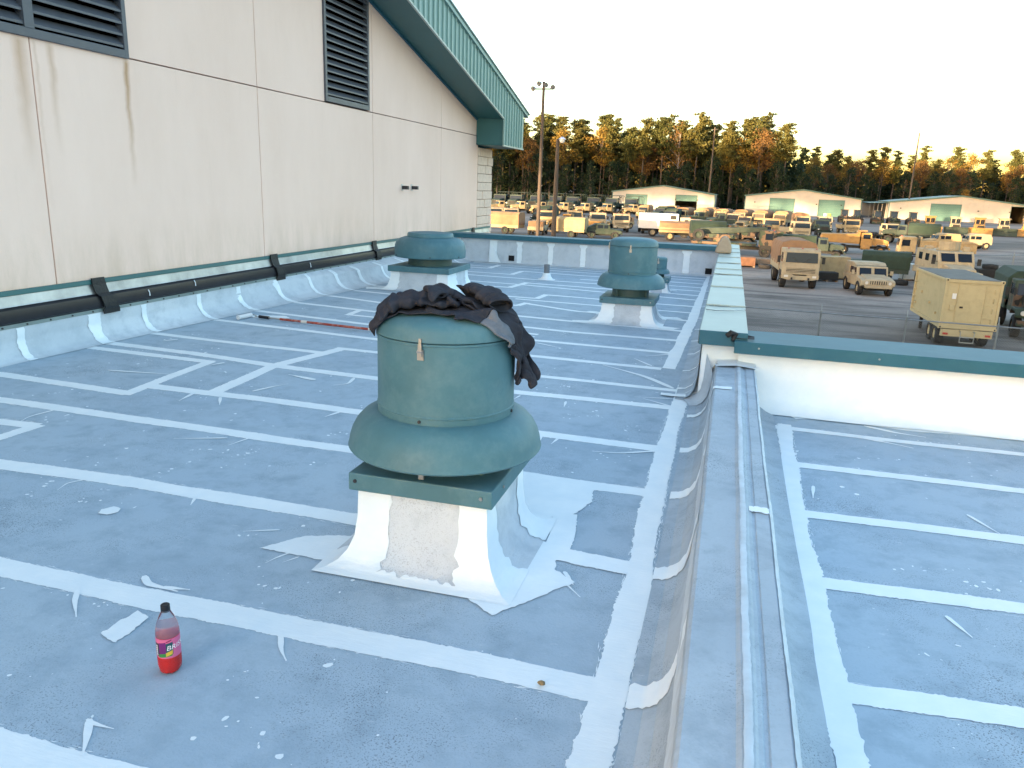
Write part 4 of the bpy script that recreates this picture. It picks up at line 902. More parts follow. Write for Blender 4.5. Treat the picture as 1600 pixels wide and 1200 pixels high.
# ------------------------------------------------------------------ bottle
def bottle():
    t = thing('soda_bottle', 'plastic bottle of red drink with pink label standing on the roof', 'bottle', (-1.70, 1.92, 0.004), radians(14))
    S = 1.0
    out = [(0.0, 0.008), (0.020, 0.004), (0.030, 0.0), (0.0365, 0.010), (0.0385, 0.030), (0.0385, 0.060), (0.0378, 0.064), (0.0378, 0.135), (0.0385, 0.140), (0.0375, 0.160), (0.033, 0.180), (0.024, 0.203), (0.0165, 0.219), (0.0135, 0.225), (0.0135, 0.236)]
    mb = MB(); n = 40
    def petal(r, z, a): return r*(1-0.09*max(0, cos(5*a))*max(0, (0.03-z)/0.03)) if z < 0.03 else r
    o = 0; k = len(out)
    for i in range(n):
        a = 2*pi*i/n
        for r, z in out: rr = petal(r, z, a); mb.v.append((rr*cos(a), rr*sin(a), z))
    for i in range(n):
        j = (i+1) % n
        for q in range(k-1): mb.f.append((i*k+q, j*k+q, j*k+q+1, i*k+q+1))
    gm = bpy.data.materials.new('clear_plastic'); gm.use_nodes = True; b = gm.node_tree.nodes['Principled BSDF']
    b.inputs['Transmission Weight'].default_value = 1; b.inputs['Roughness'].default_value = 0.04; b.inputs['IOR'].default_value = 1.15; b.inputs['Base Color'].default_value = (0.93, 0.95, 0.96, 1)
    mb.build('shell', gm, t, smooth=60)
    lm = bpy.data.materials.new('red_drink'); lm.use_nodes = True; b = lm.node_tree.nodes['Principled BSDF']
    b.inputs['Base Color'].default_value = (0.62, 0.028, 0.022, 1); b.inputs['Roughness'].default_value = 0.15; b.inputs['Subsurface Weight'].default_value = 0.3; b.inputs['Subsurface Radius'].default_value = (0.03, 0.01, 0.01)
    lp = [(0, 0.011)]+[(r*0.955, z+0.002) for r, z in out[2:6]]+[(0.0362, 0.064), (0.0362, 0.118), (0.0, 0.118)]
    MB().lathe(lp, 32).build('drink', lm, t, smooth=60)
    fm = mat('pinkish_film', (0.55, 0.33, 0.42), 0.3); N, L = nd(fm); b = N['Principled BSDF']; b.inputs['Alpha'].default_value = 0.45
    MB().lathe([(0.0372, 0.137), (0.0375, 0.142), (0.0368, 0.158), (0.033, 0.175)], 32).build('fogged_shoulder', fm, t, smooth=60)
    lab = MB().lathe([(0.0383, 0.064), (0.0386, 0.066), (0.0386, 0.134), (0.0383, 0.136)], 48).build('wrap_label', mat('pink_label', (0.62, 0.13, 0.27), 0.4), t, smooth=60)
    def wrap(name, a0, a1, z0, z1, m, sk=0.0, R=0.0390):
        mb = MB(); n = 8
        for i in range(n+1):
            a = radians(a0+(a1-a0)*i/n); u = i/n
            for z in (z0+sk*u, z1+sk*u): mb.v.append((R*cos(a), R*sin(a), z))
        mb.f = [(2*i, 2*i+2, 2*i+3, 2*i+1) for i in range(n)]
        mb.build(name, m, lab)
    F = -90-8   # label art faces the camera
    wrap('label_panel', F-42, F-14, 0.072, 0.120, mat('label_black', (0.02, 0.02, 0.03), 0.4))
    wrap('barcode_panel', F-36, F-24, 0.074, 0.112, mat('label_white', (0.75, 0.75, 0.78), 0.4), 0, 0.0392)
    for i in range(4): wrap('barcode_line', F-34, F-26, 0.080+i*0.008, 0.0825+i*0.008, mat('label_ink', (0.03, 0.03, 0.05), 0.4), 0, 0.0394)
    wrap('label_panel', F-14, F+22, 0.078, 0.122, mat('label_purple', (0.14, 0.015, 0.15), 0.4), 0.004)
    wrap('label_panel', F-18, F+50, 0.067, 0.080, mat('label_green', (0.03, 0.22, 0.05), 0.4), 0.006, 0.0392)
    wrap('label_panel', F+22, F+55, 0.074, 0.120, mat('label_teal', (0.01, 0.07, 0.09), 0.4), 0.004)
    wrap('label_panel', F+20, F+52, 0.072, 0.086, mat('label_yellow', (0.60, 0.42, 0.05), 0.4), 0.008, 0.0394)
    wrap('label_panel', F+24, F+50, 0.124, 0.128, mat('label_maroon', (0.22, 0.01, 0.06), 0.4), 0.006, 0.0392)
    cu = bpy.data.curves.new('brand_text', 'FONT'); cu.body = 'BRISK'; cu.size = 0.026; cu.shear = 0.2; cu.extrude = 0.0; cu.resolution_u = 3
    to = bpy.data.objects.new('text_tmp', cu); col.objects.link(to)
    bpy.context.view_layer.update()
    me = bpy.data.meshes.new_from_object(to.evaluated_get(bpy.context.evaluated_depsgraph_get()))
    bpy.data.objects.remove(to)
    for v in me.vertices:
        a = radians(F+23)+v.co.x/0.0385; z = 0.094+v.co.y*0.95+v.co.x*0.12; v.co = (0.0396*cos(a), 0.0396*sin(a), z)
    me.materials.clear(); me.materials.append(mat('label_letter_white', (0.8, 0.8, 0.8), 0.4))
    link('brand_lettering', me, lab)
    cp = MB(); k = 36
    cp.lathe([(0.0, 0.247), (0.0125, 0.2475), (0.0148, 0.2455), (0.0152, 0.228), (0.0150, 0.2265), (0.0, 0.2265)], k)
    cp.build('cap', mat('black_plastic_cap', (0.012, 0.013, 0.018), 0.4), t, smooth=40)
    MB().lathe([(0.0148, 0.2225), (0.0155, 0.2235), (0.0148, 0.2255)], 24).build('tamper_ring', mat('black_ring', (0.015, 0.015, 0.02), 0.4), t, smooth=50)
bottle()
# roller pole
rp = thing('paint_roller', 'paint roller on a long red extension pole lying on the roof', 'paint roller', (-4.6, 7.85, 0.0))
MB().cyl((-0.40, 0.045, 0.03), (0.80, -0.08, 0.03), 0.0145, n=12).build('pole', M['poleRed'], rp, smooth=40)
MB().cyl((0.80, -0.08, 0.03), (0.865, -0.087, 0.03), 0.0165, n=12).build('end_cap', M['white'], rp, smooth=40)
MB().cyl((-0.10, 0.014, 0.03), (-0.02, 0.006, 0.03), 0.018, n=12).build('collar', M['white'], rp, smooth=40)
MB().cyl((-0.58, 0.063, 0.03), (-0.40, 0.045, 0.03), 0.011, n=12).build('inner_tube', M['galv'], rp, smooth=40)
MB().cyl((-0.70, 0.075, 0.032), (-0.56, 0.061, 0.03), 0.019, n=12).build('grip', M['black'], rp, smooth=40)
MB().tube([(-0.70, 0.075, 0.03), (-0.76, 0.08, 0.03), (-0.78, 0.14, 0.03), (-0.84, 0.15, 0.035), (-0.85, 0.10, 0.035)], 0.005, 8).build('wire_frame', M['screw'], rp)
MB().cyl((-0.85, 0.13, 0.035), (-0.87, -0.10, 0.035), 0.026, n=16).build('roller_sleeve', mat('painted_nap', (0.66, 0.68, 0.70), 0.9, bump=0.6, bump_scale=80), rp, smooth=40)
# crumb of debris on the near stripe
mb = MB().lathe([(0, -0.004), (0.012, -0.002), (0.014, 0.004), (0.007, 0.010), (0, 0.011)], 7)
mb.v = [(x*(1+0.4*mnoise.noise(Vector((x*90, y*90, z*90)))), y*(0.7+0.3*mnoise.noise(Vector((y*70, x*70, 2)))), z) for x, y, z in mb.v]
tag(mb.build('pebble', mat('pebble_brown', (0.22, 0.17, 0.09), 0.8), None, None, 0, (-0.465, 2.232, 0.012)), 'tiny brown pebble lying on the nearest long white stripe', 'pebble')
# ------------------------------------------------------------------ vehicles (x forward, y left, z up, origin on the ground)
_wheel = {}
def wheel(parent, x, y, r, w, rim, side):
    key = (r, w, rim.name)
    if key not in _wheel:
        t = MB().lathe([(r*0.55, -w/2), (r*0.80, -w/2), (r*0.94, -w/2*0.92), (r, -w/2*0.7), (r, w/2*0.7), (r*0.94, w/2*0.92), (r*0.80, w/2), (r*0.55, w/2)], 20, ax='y').mesh('wheel', M['tyre'], 40)
        q = MB().lathe([(r*0.56, w*0.38), (r*0.50, w*0.28), (r*0.30, w*0.22), (r*0.26, w*0.42), (0.0, w*0.44)], 16, ax='y').lathe([(r*0.56, -w*0.38), (r*0.50, -w*0.28), (r*0.30, -w*0.22), (r*0.26, -w*0.42), (0.0, -w*0.44)], 16, ax='y').mesh('rim', rim, 40)
        _wheel[key] = (t, q)
    t, q = _wheel[key]
    o = link('wheel', t, parent, 0, (x, y, r)); link('rim', q, o)
    return o
def P_(name, mb, m, parent, bev=0.0, sm=None): return mb.build(name, m, parent, sm, bev)

def hmmwv(m, back='hard', detail=True):
    t = thing('utility_vehicle', None, 'military vehicle')
    b = MB().prism([(-2.28, 0.62), (-2.30, 1.12), (-0.9, 1.14), (0.80, 1.14), (0.95, 1.22), (2.1, 1.06), (2.28, 0.98), (2.28, 0.72), (1.95, 0.60), (1.85, 0.78), (1.02, 0.78), (0.92, 0.55), (-1.0, 0.55), (-1.1, 0.80), (-2.0, 0.80), (-2.1, 0.62)], -1.05, 1.05)
    P_('body', b, m, t, 0.03)
    P_('hood', MB().hexa([(0.85, -0.80, 1.16), (2.24, -0.80, 0.98), (2.24, 0.80, 0.98), (0.85, 0.80, 1.16)], [(0.85, -0.74, 1.33), (2.18, -0.70, 1.10), (2.18, 0.70, 1.10), (0.85, 0.74, 1.33)]), m, t, 0.03)
    P_('cab', MB().prism([(-0.98, 1.13), (0.86, 1.13), (0.60, 1.80), (-0.98, 1.86)], -0.98, 0.98), m, t, 0.03)
    for s in (-1, 1):
        P_('windshield', MB().hexa([(0.868, s*0.47-0.37, 1.26), (0.875, s*0.47-0.37, 1.26), (0.875, s*0.47+0.37, 1.26), (0.868, s*0.47+0.37, 1.26)], [(0.662, s*0.47-0.37, 1.71), (0.69, s*0.47-0.37, 1.71), (0.69, s*0.47+0.37, 1.71), (0.662, s*0.47+0.37, 1.71)]), M['glass'], t)
        for x0, x1 in ((-0.86, -0.12), (0.0, 0.52)):
            P_('side_window', MB().box(x0, x1, s*0.985-0.008, s*0.985+0.008, 1.28, 1.70), M['glass'], t)
        P_('headlight', MB().cyl((2.255, s*0.72, 0.88), (2.292, s*0.72, 0.88), 0.10, n=12), M['lens'], t)
        if detail:
            P_('mirror', MB().box(0.66, 0.72, s*1.22-0.09, s*1.22+0.09, 1.28, 1.55).cyl((0.7, s*0.98, 1.35), (0.7, s*1.2, 1.4), 0.015, n=6), m, t)
            P_('door', MB().box(-0.92, -0.06, s*1.052-0.012, s*1.052+0.012, 0.62, 1.12).box(-0.02, 0.84, s*1.052-0.012, s*1.052+0.012, 0.62, 1.12), m, t)
    P_('grille', MB().box(2.28, 2.30, -0.5, 0.5, 0.80, 1.02), M['chassis'], t)
    if detail:
        for i in range(7): P_('grille_bar', MB().box(2.29, 2.315, -0.46+i*0.14, -0.39+i*0.14, 0.79, 1.03), m, t)
    P_('bumper', MB().box(2.25, 2.42, -0.85, 0.85, 0.55, 0.72), m, t, 0.02)
    P_('underbody', MB().box(-2.1, 2.1, -0.6, 0.6, 0.38, 0.62), M['chassis'], t)
    if back == 'hard': P_('rear_shell', MB().prism([(-2.28, 1.12), (-2.28, 1.5), (-2.0, 1.98), (-0.2, 2.02), (0.30, 1.84), (-0.95, 1.83), (-0.98, 1.12)], -1.0, 1.0), m, t, 0.04)
    elif back == 'slant': P_('rear_shell', MB().prism([(-2.28, 1.12), (-2.25, 1.28), (-0.98, 1.85), (-0.98, 1.12)], -0.98, 0.98), m, t, 0.03)
    elif back == 'soft': P_('soft_top', MB().prism([(-2.25, 1.10), (-2.15, 1.80), (0.55, 1.87), (0.55, 1.80), (-0.98, 1.80), (-0.98, 1.10)], -0.99, 0.99), M['canvas'], t, 0.04)
    for x in (-1.55, 1.45):
        for s in (-1, 1): wheel(t, x, s*0.92, 0.47, 0.32, m, s)
    return t

def cabover(m, rear='flat', axles=2, cm=None, detail=True):
    t = thing('cargo_truck', None, 'truck')
    L0 = -3.3 if axles == 2 else -4.3
    P_('cab', MB().prism([(1.75, 1.10), (1.75, 2.70), (3.0, 2.72), (3.28, 2.55), (3.36, 1.75), (3.40, 1.00), (3.05, 0.92), (2.95, 1.22), (1.95, 1.22), (1.9, 1.1)], -1.2, 1.2), m, t, 0.05)
    P_('windshield', MB().hexa([(3.375, -1.04, 1.80), (3.385, -1.04, 1.80), (3.385, 1.04, 1.80), (3.375, 1.04, 1.80)], [(3.295, -1.0, 2.46), (3.32, -1.0, 2.46), (3.32, 1.0, 2.46), (3.295, 1.0, 2.46)]), M['glass'], t)
    for s in (-1, 1):
        P_('side_window', MB().box(2.35, 3.08, s*1.203-0.008, s*1.203+0.008, 1.80, 2.42), M['glass'], t)
        P_('headlight', MB().box(3.42, 3.47, s*0.92-0.13, s*0.92+0.13, 0.80, 0.94), M['lens'], t)
        if detail:
            P_('mirror', MB().box(3.05, 3.12, s*1.45-0.10, s*1.45+0.10, 1.75, 2.2).cyl((3.08, s*1.2, 2.2), (3.08, s*1.45, 2.15), 0.02, n=6), M['chassis'], t)
            P_('step', MB().box(2.2, 2.6, s*1.12-0.12, s*1.12+0.12, 0.55, 0.62), M['chassis'], t)
    if detail:
        for s in (-1, 1):
            P_('door', MB().box(2.28, 3.16, s*1.206-0.010, s*1.206+0.010, 1.24, 1.76), m, t, 0.004)
            P_('wheel_arch', MB().prism([(1.80, 0.85), (1.95, 1.24), (2.9, 1.24), (3.05, 0.85)], s*1.0-0.215, s*1.0+0.19), M['chassis'], t)
            P_('wiper', MB().tube([(3.40, s*0.15, 1.80), (3.365, s*0.55, 2.12)], 0.014, 5), M['chassis'], t)
            P_('tow_hook', MB().box(3.43, 3.56, s*0.55-0.05, s*0.55+0.05, 0.66, 0.80), M['chassis'], t)
        for y in (-0.9, 0.0, 0.9): P_('marker_light', MB().box(3.05, 3.13, y-0.06, y+0.06, 2.715, 2.76), M['red'], t)
    P_('bumper', MB().prism([(-1.22, 0.72), (-1.22, 1.0), (-0.5, 1.0), (-0.4, 0.92), (0.4, 0.92), (0.5, 1.0), (1.22, 1.0), (1.22, 0.72), (0.8, 0.62), (-0.8, 0.62)], 3.33, 3.44, 'x'), m, t, 0.02)
    P_('grille', MB().box(3.385, 3.405, -0.95, 0.95, 1.12, 1.42), M['chassis'], t)
    if detail:
        for i in range(3): P_('grille_bar', MB().box(3.39, 3.42, -0.97, 0.97, 1.15+i*0.10, 1.20+i*0.10), m, t)
    P_('chassis_frame', MB().box(L0, 3.2, -0.45, 0.45, 0.70, 0.98), M['chassis'], t)
    if rear in ('flat', 'canvas', 'tarp'):
        P_('bed_floor', MB().box(L0, 1.45, -1.2, 1.2, 1.05, 1.18), m, t, 0.01)
        for s in (-1, 1): P_('bed_side', MB().box(L0, 1.45, s*1.19-0.03, s*1.19+0.03, 1.18, 1.66), m, t, 0.01)
        P_('bed_headboard', MB().box(1.40, 1.46, -1.2, 1.2, 1.18, 1.9), m, t); P_('tailgate', MB().box(L0-0.02, L0+0.04, -1.16, 1.16, 1.18, 1.66), m, t)
    if rear == 'canvas':
        K = 11; CR = [(-1.24, 1.45), (-1.25, 2.1), (-1.25, 2.72), (-1.1, 3.02), (-0.6, 3.16), (0.0, 3.18), (0.6, 3.16), (1.1, 3.02), (1.25, 2.72), (1.25, 2.1), (1.24, 1.45)]; mb = MB(); nC = len(CR)
        for q in range(K*3+1):
            x = L0-0.02+(1.54-L0)*q/(K*3); sag = 0.965+0.035*abs(cos(pi*q*4/(K*3))); sg = random.Random(q).uniform(-0.012, 0.012)
            for y, z in CR: mb.v.append((x, y*(sag+sg), 1.45+(z-1.45)*(sag+sg)))
        mb.f = [(q*nC+i, q*nC+i+1, (q+1)*nC+i+1, (q+1)*nC+i) for q in range(K*3) for i in range(nC-1)]+[tuple(range(nC-1, -1, -1)), tuple(K*3*nC+i for i in range(nC))]
        P_('canvas_cover', mb, cm, t, 0, 35)
    if rear == 'tarp':
        P_('tarp', MB().prism([(-1.25, 1.3), (-1.1, 2.25), (-0.3, 2.5), (0.5, 2.4), (1.1, 2.3), (1.25, 1.3)], L0-0.02, 1.0, 'x'), cm, t, 0.05)
    if rear == 'box':
        P_('box_body', MB().box(L0-0.6, 1.5, -1.24, 1.24, 1.10, 3.15), cm, t, 0.03); P_('box_vent', MB().box(0.4, 1.2, 1.235, 1.27, 2.4, 2.95).box(0.4, 1.2, -1.27, -1.235, 2.4, 2.95), M['chassis'], t)
    if rear == 'dump':
        for s in (-1, 1):
            P_('bed_side', MB().hexa([(L0-0.2, s*1.15-0.03, 1.35), (1.35, s*1.15-0.03, 1.25), (1.35, s*1.15+0.03, 1.25), (L0-0.2, s*1.15+0.03, 1.35)], [(L0-0.35, s*1.22-0.03, 2.35), (1.35, s*1.22-0.03, 2.30), (1.35, s*1.22+0.03, 2.30), (L0-0.35, s*1.22+0.03, 2.35)]), m, t)
            for i in range(8):
                x = L0+0.1+i*0.62
                if x < 1.3: P_('bed_rib', MB().box(x, x+0.11, s*1.24-0.10, s*1.24+0.10, 1.32, 2.38), m, t)
            P_('bed_rail', MB().box(L0-0.3, 1.36, s*1.25-0.08, s*1.25+0.08, 1.78, 1.88).box(L0-0.3, 1.36, s*1.25-0.09, s*1.25+0.09, 2.28, 2.40), m, t)
        P_('bed_floor', MB().box(L0-0.2, 1.35, -1.15, 1.15, 1.22, 1.34), m, t); P_('bed_headboard', MB().box(1.30, 1.42, -1.24, 1.24, 1.25, 2.75), m, t); P_('tailgate', MB().box(L0-0.34, L0-0.26, -1.18, 1.18, 1.35, 2.36), m, t)
    for x in ([2.42, -1.9] if axles == 2 else [2.42, -1.6, -3.0]):
        for s in (-1, 1): wheel(t, x, s*1.0, 0.60, 0.40, m, s)
    return t

def hoodtruck(m, rear='flat', cm=None, detail=True, hoodround=False):
    t = thing('cargo_truck', None, 'truck')
    P_('hood', MB().prism([(1.4, 1.15), (1.4, 1.98), (2.9, 1.85), (3.25, 1.70), (3.35, 1.1), (3.2, 0.9), (3.05, 1.25), (1.85, 1.25), (1.75, 1.1)] if not hoodround else [(1.4, 1.15), (1.4, 2.05), (2.3, 1.95), (3.0, 1.68), (3.4, 1.25), (3.45, 0.95), (3.15, 0.85), (3.05, 1.22), (1.9, 1.22), (1.75, 1.1)], -0.75, 0.75), m, t, 0.05)
    for s in (-1, 1):
        P_('fender', MB().prism([(1.7, 1.12), (1.95, 1.42), (2.95, 1.42), (3.28, 1.15), (3.22, 1.02), (2.9, 1.28), (2.0, 1.28), (1.8, 1.05)], s*0.98-0.24, s*0.98+0.24), m, t, 0.02)
        P_('headlight', MB().cyl((3.25, s*0.92, 1.25), (3.32, s*0.92, 1.25), 0.11, n=12), M['lens'], t)
        P_('side_window', MB().box(0.35, 1.15, s*1.107-0.008, s*1.107+0.008, 1.90, 2.42), M['glass'], t)
        if detail: P_('mirror', MB().box(1.25, 1.31, s*1.4-0.08, s*1.4+0.08, 1.85, 2.25).cyl((1.28, s*1.1, 2.2), (1.28, s*1.4, 2.2), 0.015, n=6), M['chassis'], t)
    P_('cab', MB().prism([(0.1, 1.05), (0.1, 2.62), (1.25, 2.62), (1.42, 1.85), (1.42, 1.05)], -1.1, 1.1), m, t, 0.04)
    P_('windshield', MB().hexa([(1.425, -0.98, 1.90), (1.435, -0.98, 1.90), (1.435, 0.98, 1.90), (1.425, 0.98, 1.90)], [(1.30, -0.98, 2.45), (1.315, -0.98, 2.45), (1.315, 0.98, 2.45), (1.30, 0.98, 2.45)]), M['glass'], t)
    P_('grille', MB().box(3.33, 3.36, -0.55, 0.55, 1.15, 1.62), M['chassis'], t)
    P_('bumper', MB().box(3.3, 3.5, -1.15, 1.15, 0.68, 0.92), m, t, 0.02)
    P_('exhaust_stack', MB().cyl((0.0, 1.05, 1.2), (0.0, 1.05, 3.0), 0.07, n=10), M['chassis'], t)
    P_('chassis_frame', MB().box(-4.0, 3.2, -0.45, 0.45, 0.70, 1.0), M['chassis'], t)
    if rear in ('flat', 'canvas'):
        P_('bed_floor', MB().box(-4.1, -0.05, -1.22, 1.22, 1.08, 1.2), m, t)
        for s in (-1, 1): P_('bed_side', MB().box(-4.1, -0.05, s*1.2-0.03, s*1.2+0.03, 1.2, 1.75), m, t)
        P_('tailgate', MB().box(-4.13, -4.07, -1.2, 1.2, 1.2, 1.75), m, t)
    if rear == 'canvas': P_('canvas_cover', MB().prism([(-1.24, 1.5), (-1.25, 2.6), (-0.9, 2.95), (0.9, 2.95), (1.25, 2.6), (1.24, 1.5)], -4.12, -0.02, 'x'), cm, t, 0.05)
    if rear == 'bows':
        P_('bed_floor', MB().box(-4.1, -0.05, -1.22, 1.22, 1.08, 1.7), m, t)
        for i in range(4):
            x = -4.0+i*1.25; P_('bow', MB().tube([(x, -1.2, 1.7), (x, -1.2, 2.7), (x, -0.9, 3.0), (x, 0.9, 3.0), (x, 1.2, 2.7), (x, 1.2, 1.7)], 0.04, 6), m, t)
    if rear == 'dump':
        P_('dump_body', MB().prism([(-4.5, 1.85), (-4.3, 1.35), (-0.05, 1.25), (0.0, 2.75), (0.75, 2.78), (0.75, 2.9), (-0.15, 2.88), (-0.3, 2.45), (-4.4, 2.30)], -1.25, 1.25), m, t, 0.04)
        for s in (-1, 1):
            P_('body_brace', MB().hexa([(-2.2, s*1.27-0.03, 1.4), (-2.05, s*1.27-0.03, 1.4), (-2.05, s*1.27+0.03, 1.4), (-2.2, s*1.27+0.03, 1.4)], [(-0.35, s*1.27-0.03, 2.5), (-0.2, s*1.27-0.03, 2.5), (-0.2, s*1.27+0.03, 2.5), (-0.35, s*1.27+0.03, 2.5)]), m, t)
            P_('body_rail', MB().box(-4.4, 0.0, s*1.27-0.04, s*1.27+0.04, 1.42, 1.52), m, t)
            P_('fuel_tank', MB().cyl((0.2, s*0.95, 0.85), (1.2, s*0.95, 0.85), 0.28, n=12), m, t)
    if rear == 'fifth':
        P_('fifth_wheel', MB().cyl((-2.6, 0, 1.05), (-2.6, 0, 1.18), 0.5, n=16), M['chassis'], t); P_('spare_rack', MB().box(-0.4, -0.1, -0.9, 0.9, 1.0, 2.2), m, t, 0.03)
    if rear == 'shelter':
        P_('shelter', MB().box(-4.2, -0.1, -1.22, 1.22, 1.12, 2.85), cm, t, 0.05); P_('shelter_door', MB().box(-2.6, -1.6, 1.215, 1.24, 1.3, 2.6).box(-2.6, -1.6, -1.24, -1.215, 1.3, 2.6), M['chassis'], t)
    for x in (2.42, -1.7, -3.1):
        for s in (-1, 1): wheel(t, x, s*1.0, 0.55, 0.36, m, s)
    return t

def crane_truck():
    t = cabover(M['camo'], 'none', 3)
    P_('deck', MB().box(-4.9, 1.5, -1.22, 1.22, 1.1, 1.35), M['camo'], t, 0.02)
    P_('boom', MB().hexa([(-4.2, -0.35, 2.0), (2.4, -0.3, 2.55), (2.4, 0.3, 2.55), (-4.2, 0.35, 2.0)], [(-4.2, -0.35, 2.65), (2.4, -0.3, 3.0), (2.4, 0.3, 3.0), (-4.2, 0.35, 2.65)]), M['green'], t, 0.03)
    P_('turntable', MB().cyl((-2.0, 0, 1.35), (-2.0, 0, 1.75), 0.8, n=20).box(-3.2, -0.8, -0.9, 0.9, 1.75, 2.1), M['camo'], t)
    o = wheel(t, -3.4, -1.15, 0.62, 0.42, M['green'], -1); o.location = (-4.2, -1.25, 1.98); o.rotation_euler = (0, 0, 0)
    t.name = 'crane_truck'; t['category'] = 'crane truck'
    return t

def dozer(m, bm):
    t = thing('bulldozer', None, 'bulldozer')
    for s in (-1, 1):
        pl = [(-1.5, 0.35), (-1.3, 0.08), (-1.0, 0.0), (1.0, 0.0), (1.3, 0.08), (1.5, 0.35), (1.4, 0.75), (1.0, 0.95), (-1.0, 0.95), (-1.4, 0.75)]
        P_('track', MB().prism(pl, s*1.05-0.26, s*1.05+0.26), M['chassis'], t, 0.03)
        for x in (-1.05, -0.5, 0, 0.5, 1.05): P_('roller', MB().cyl((x, s*1.05-0.28, 0.4), (x, s*1.05+0.28, 0.4), 0.19 if abs(x) < 1 else 0.33, n=12), m, t)
        P_('push_arm', MB().box(-0.2, 1.95, s*1.42-0.07, s*1.42+0.07, 0.42, 0.62), m, t)
    P_('engine_hood', MB().prism([(-0.1, 0.75), (-0.1, 1.85), (1.55, 1.72), (1.6, 0.75)], -0.6, 0.6), m, t, 0.04)
    P_('grille', MB().box(1.59, 1.62, -0.5, 0.5, 0.85, 1.62), M['chassis'], t)
    P_('platform', MB().box(-1.4, 0.0, -0.75, 0.75, 0.75, 1.35), m, t, 0.03)
    P_('cab', MB().box(-1.25, 0.0, -0.72, 0.72, 1.35, 2.72), m, t, 0.04)
    P_('windshield', MB().box(-0.005, 0.012, -0.60, -0.06, 1.7, 2.5).box(-0.005, 0.012, 0.06, 0.60, 1.7, 2.5), M['glass'], t)
    for s in (-1, 1): P_('side_window', MB().box(-1.1, -0.2, s*0.725-0.008, s*0.725+0.008, 1.65, 2.5), M['glass'], t)
    P_('roof', MB().box(-1.4, 0.12, -0.85, 0.85, 2.72, 2.84), m, t, 0.03)
    P_('exhaust_stack', MB().cyl((0.8, 0.25, 1.7), (0.8, 0.25, 2.6), 0.06, n=10), M['chassis'], t)
    arc = [(1.95+0.22*((z-0.75)/0.7)**2, z) for z in (0.02, 0.25, 0.5, 0.75, 1.0, 1.25)]
    P_('blade', MB().prism(arc+[(x-0.08, z) for x, z in reversed(arc)], -1.75, 1.75), bm, t)
    P_('blade_edge', MB().box(2.0, 2.2, -1.76, 1.76, 0.0, 0.1), M['chassis'], t)
    for s in (-1, 1): P_('lift_cylinder', MB().cyl((1.4, s*0.5, 1.45), (1.98, s*0.55, 0.85), 0.06, n=8), M['chassis'], t)
    return t

def loader(m):
    t = thing('wheel_loader', None, 'wheel loader')
    P_('rear_body', MB().prism([(-2.8, 0.8), (-2.8, 1.7), (-0.6, 1.85), (-0.4, 0.7)], -0.85, 0.85), m, t, 0.05)
    P_('front_body', MB().prism([(-0.3, 0.7), (-0.3, 1.5), (1.1, 1.6), (1.4, 0.8)], -0.55, 0.55), m, t, 0.04)
    P_('cab', MB().prism([(-1.0, 1.7), (-1.0, 3.05), (0.3, 3.05), (0.5, 1.5)], -0.75, 0.75), M['glass'], t)
    P_('cab_roof', MB().box(-1.2, 0.5, -0.9, 0.9, 3.05, 3.2), m, t, 0.03)
    for x in (-1.0, 0.35):
        for s in (-1, 1): P_('cab_post', MB().box(x-0.06, x+0.06, s*0.75-0.05, s*0.75+0.05, 1.5, 3.05), m, t)
    for s in (-1, 1): P_('lift_arm', MB().prism([(0.3, 1.75), (0.5, 1.95), (1.8, 1.35), (2.5, 0.45), (2.3, 0.35), (1.6, 1.1)], s*0.45-0.08, s*0.45+0.08), m, t)
    P_('bucket', MB().prism([(2.3, 0.05), (2.2, 0.8), (2.5, 1.1), (2.7, 1.0), (2.45, 0.75), (2.5, 0.2), (3.3, 0.08), (3.3, 0.02)], -1.35, 1.35), m, t)
    P_('exhaust_stack', MB().cyl((-1.8, 0.3, 1.75), (-1.8, 0.3, 2.6), 0.06, n=8), M['chassis'], t)
    for x in (-1.7, 1.2):
        for s in (-1, 1): wheel(t, x, s*1.05, 0.78, 0.52, m, s)
    return t

def cargo_trailer(m, cm):
    t = thing('cargo_trailer', None, 'trailer')
    P_('bed', MB().box(-1.9, 1.9, -1.1, 1.1, 0.75, 1.25), m, t, 0.02)
    P_('canvas_cover', MB().prism([(-1.14, 1.1), (-1.16, 2.25), (-0.85, 2.58), (0.85, 2.58), (1.16, 2.25), (1.14, 1.1)], -1.95, 1.95, 'x'), cm, t, 0.06)
    P_('drawbar', MB().hexa([(1.9, -0.6, 0.68), (3.1, -0.06, 0.62), (3.1, 0.06, 0.62), (1.9, 0.6, 0.68)], [(1.9, -0.6, 0.8), (3.1, -0.06, 0.74), (3.1, 0.06, 0.74), (1.9, 0.6, 0.8)]), m, t)
    P_('landing_leg', MB().cyl((2.6, 0, 0), (2.6, 0, 0.7), 0.05, n=8), M['chassis'], t)
    for s in (-1, 1): wheel(t, -0.2, s*0.98, 0.47, 0.30, M['green'], s)
    return t

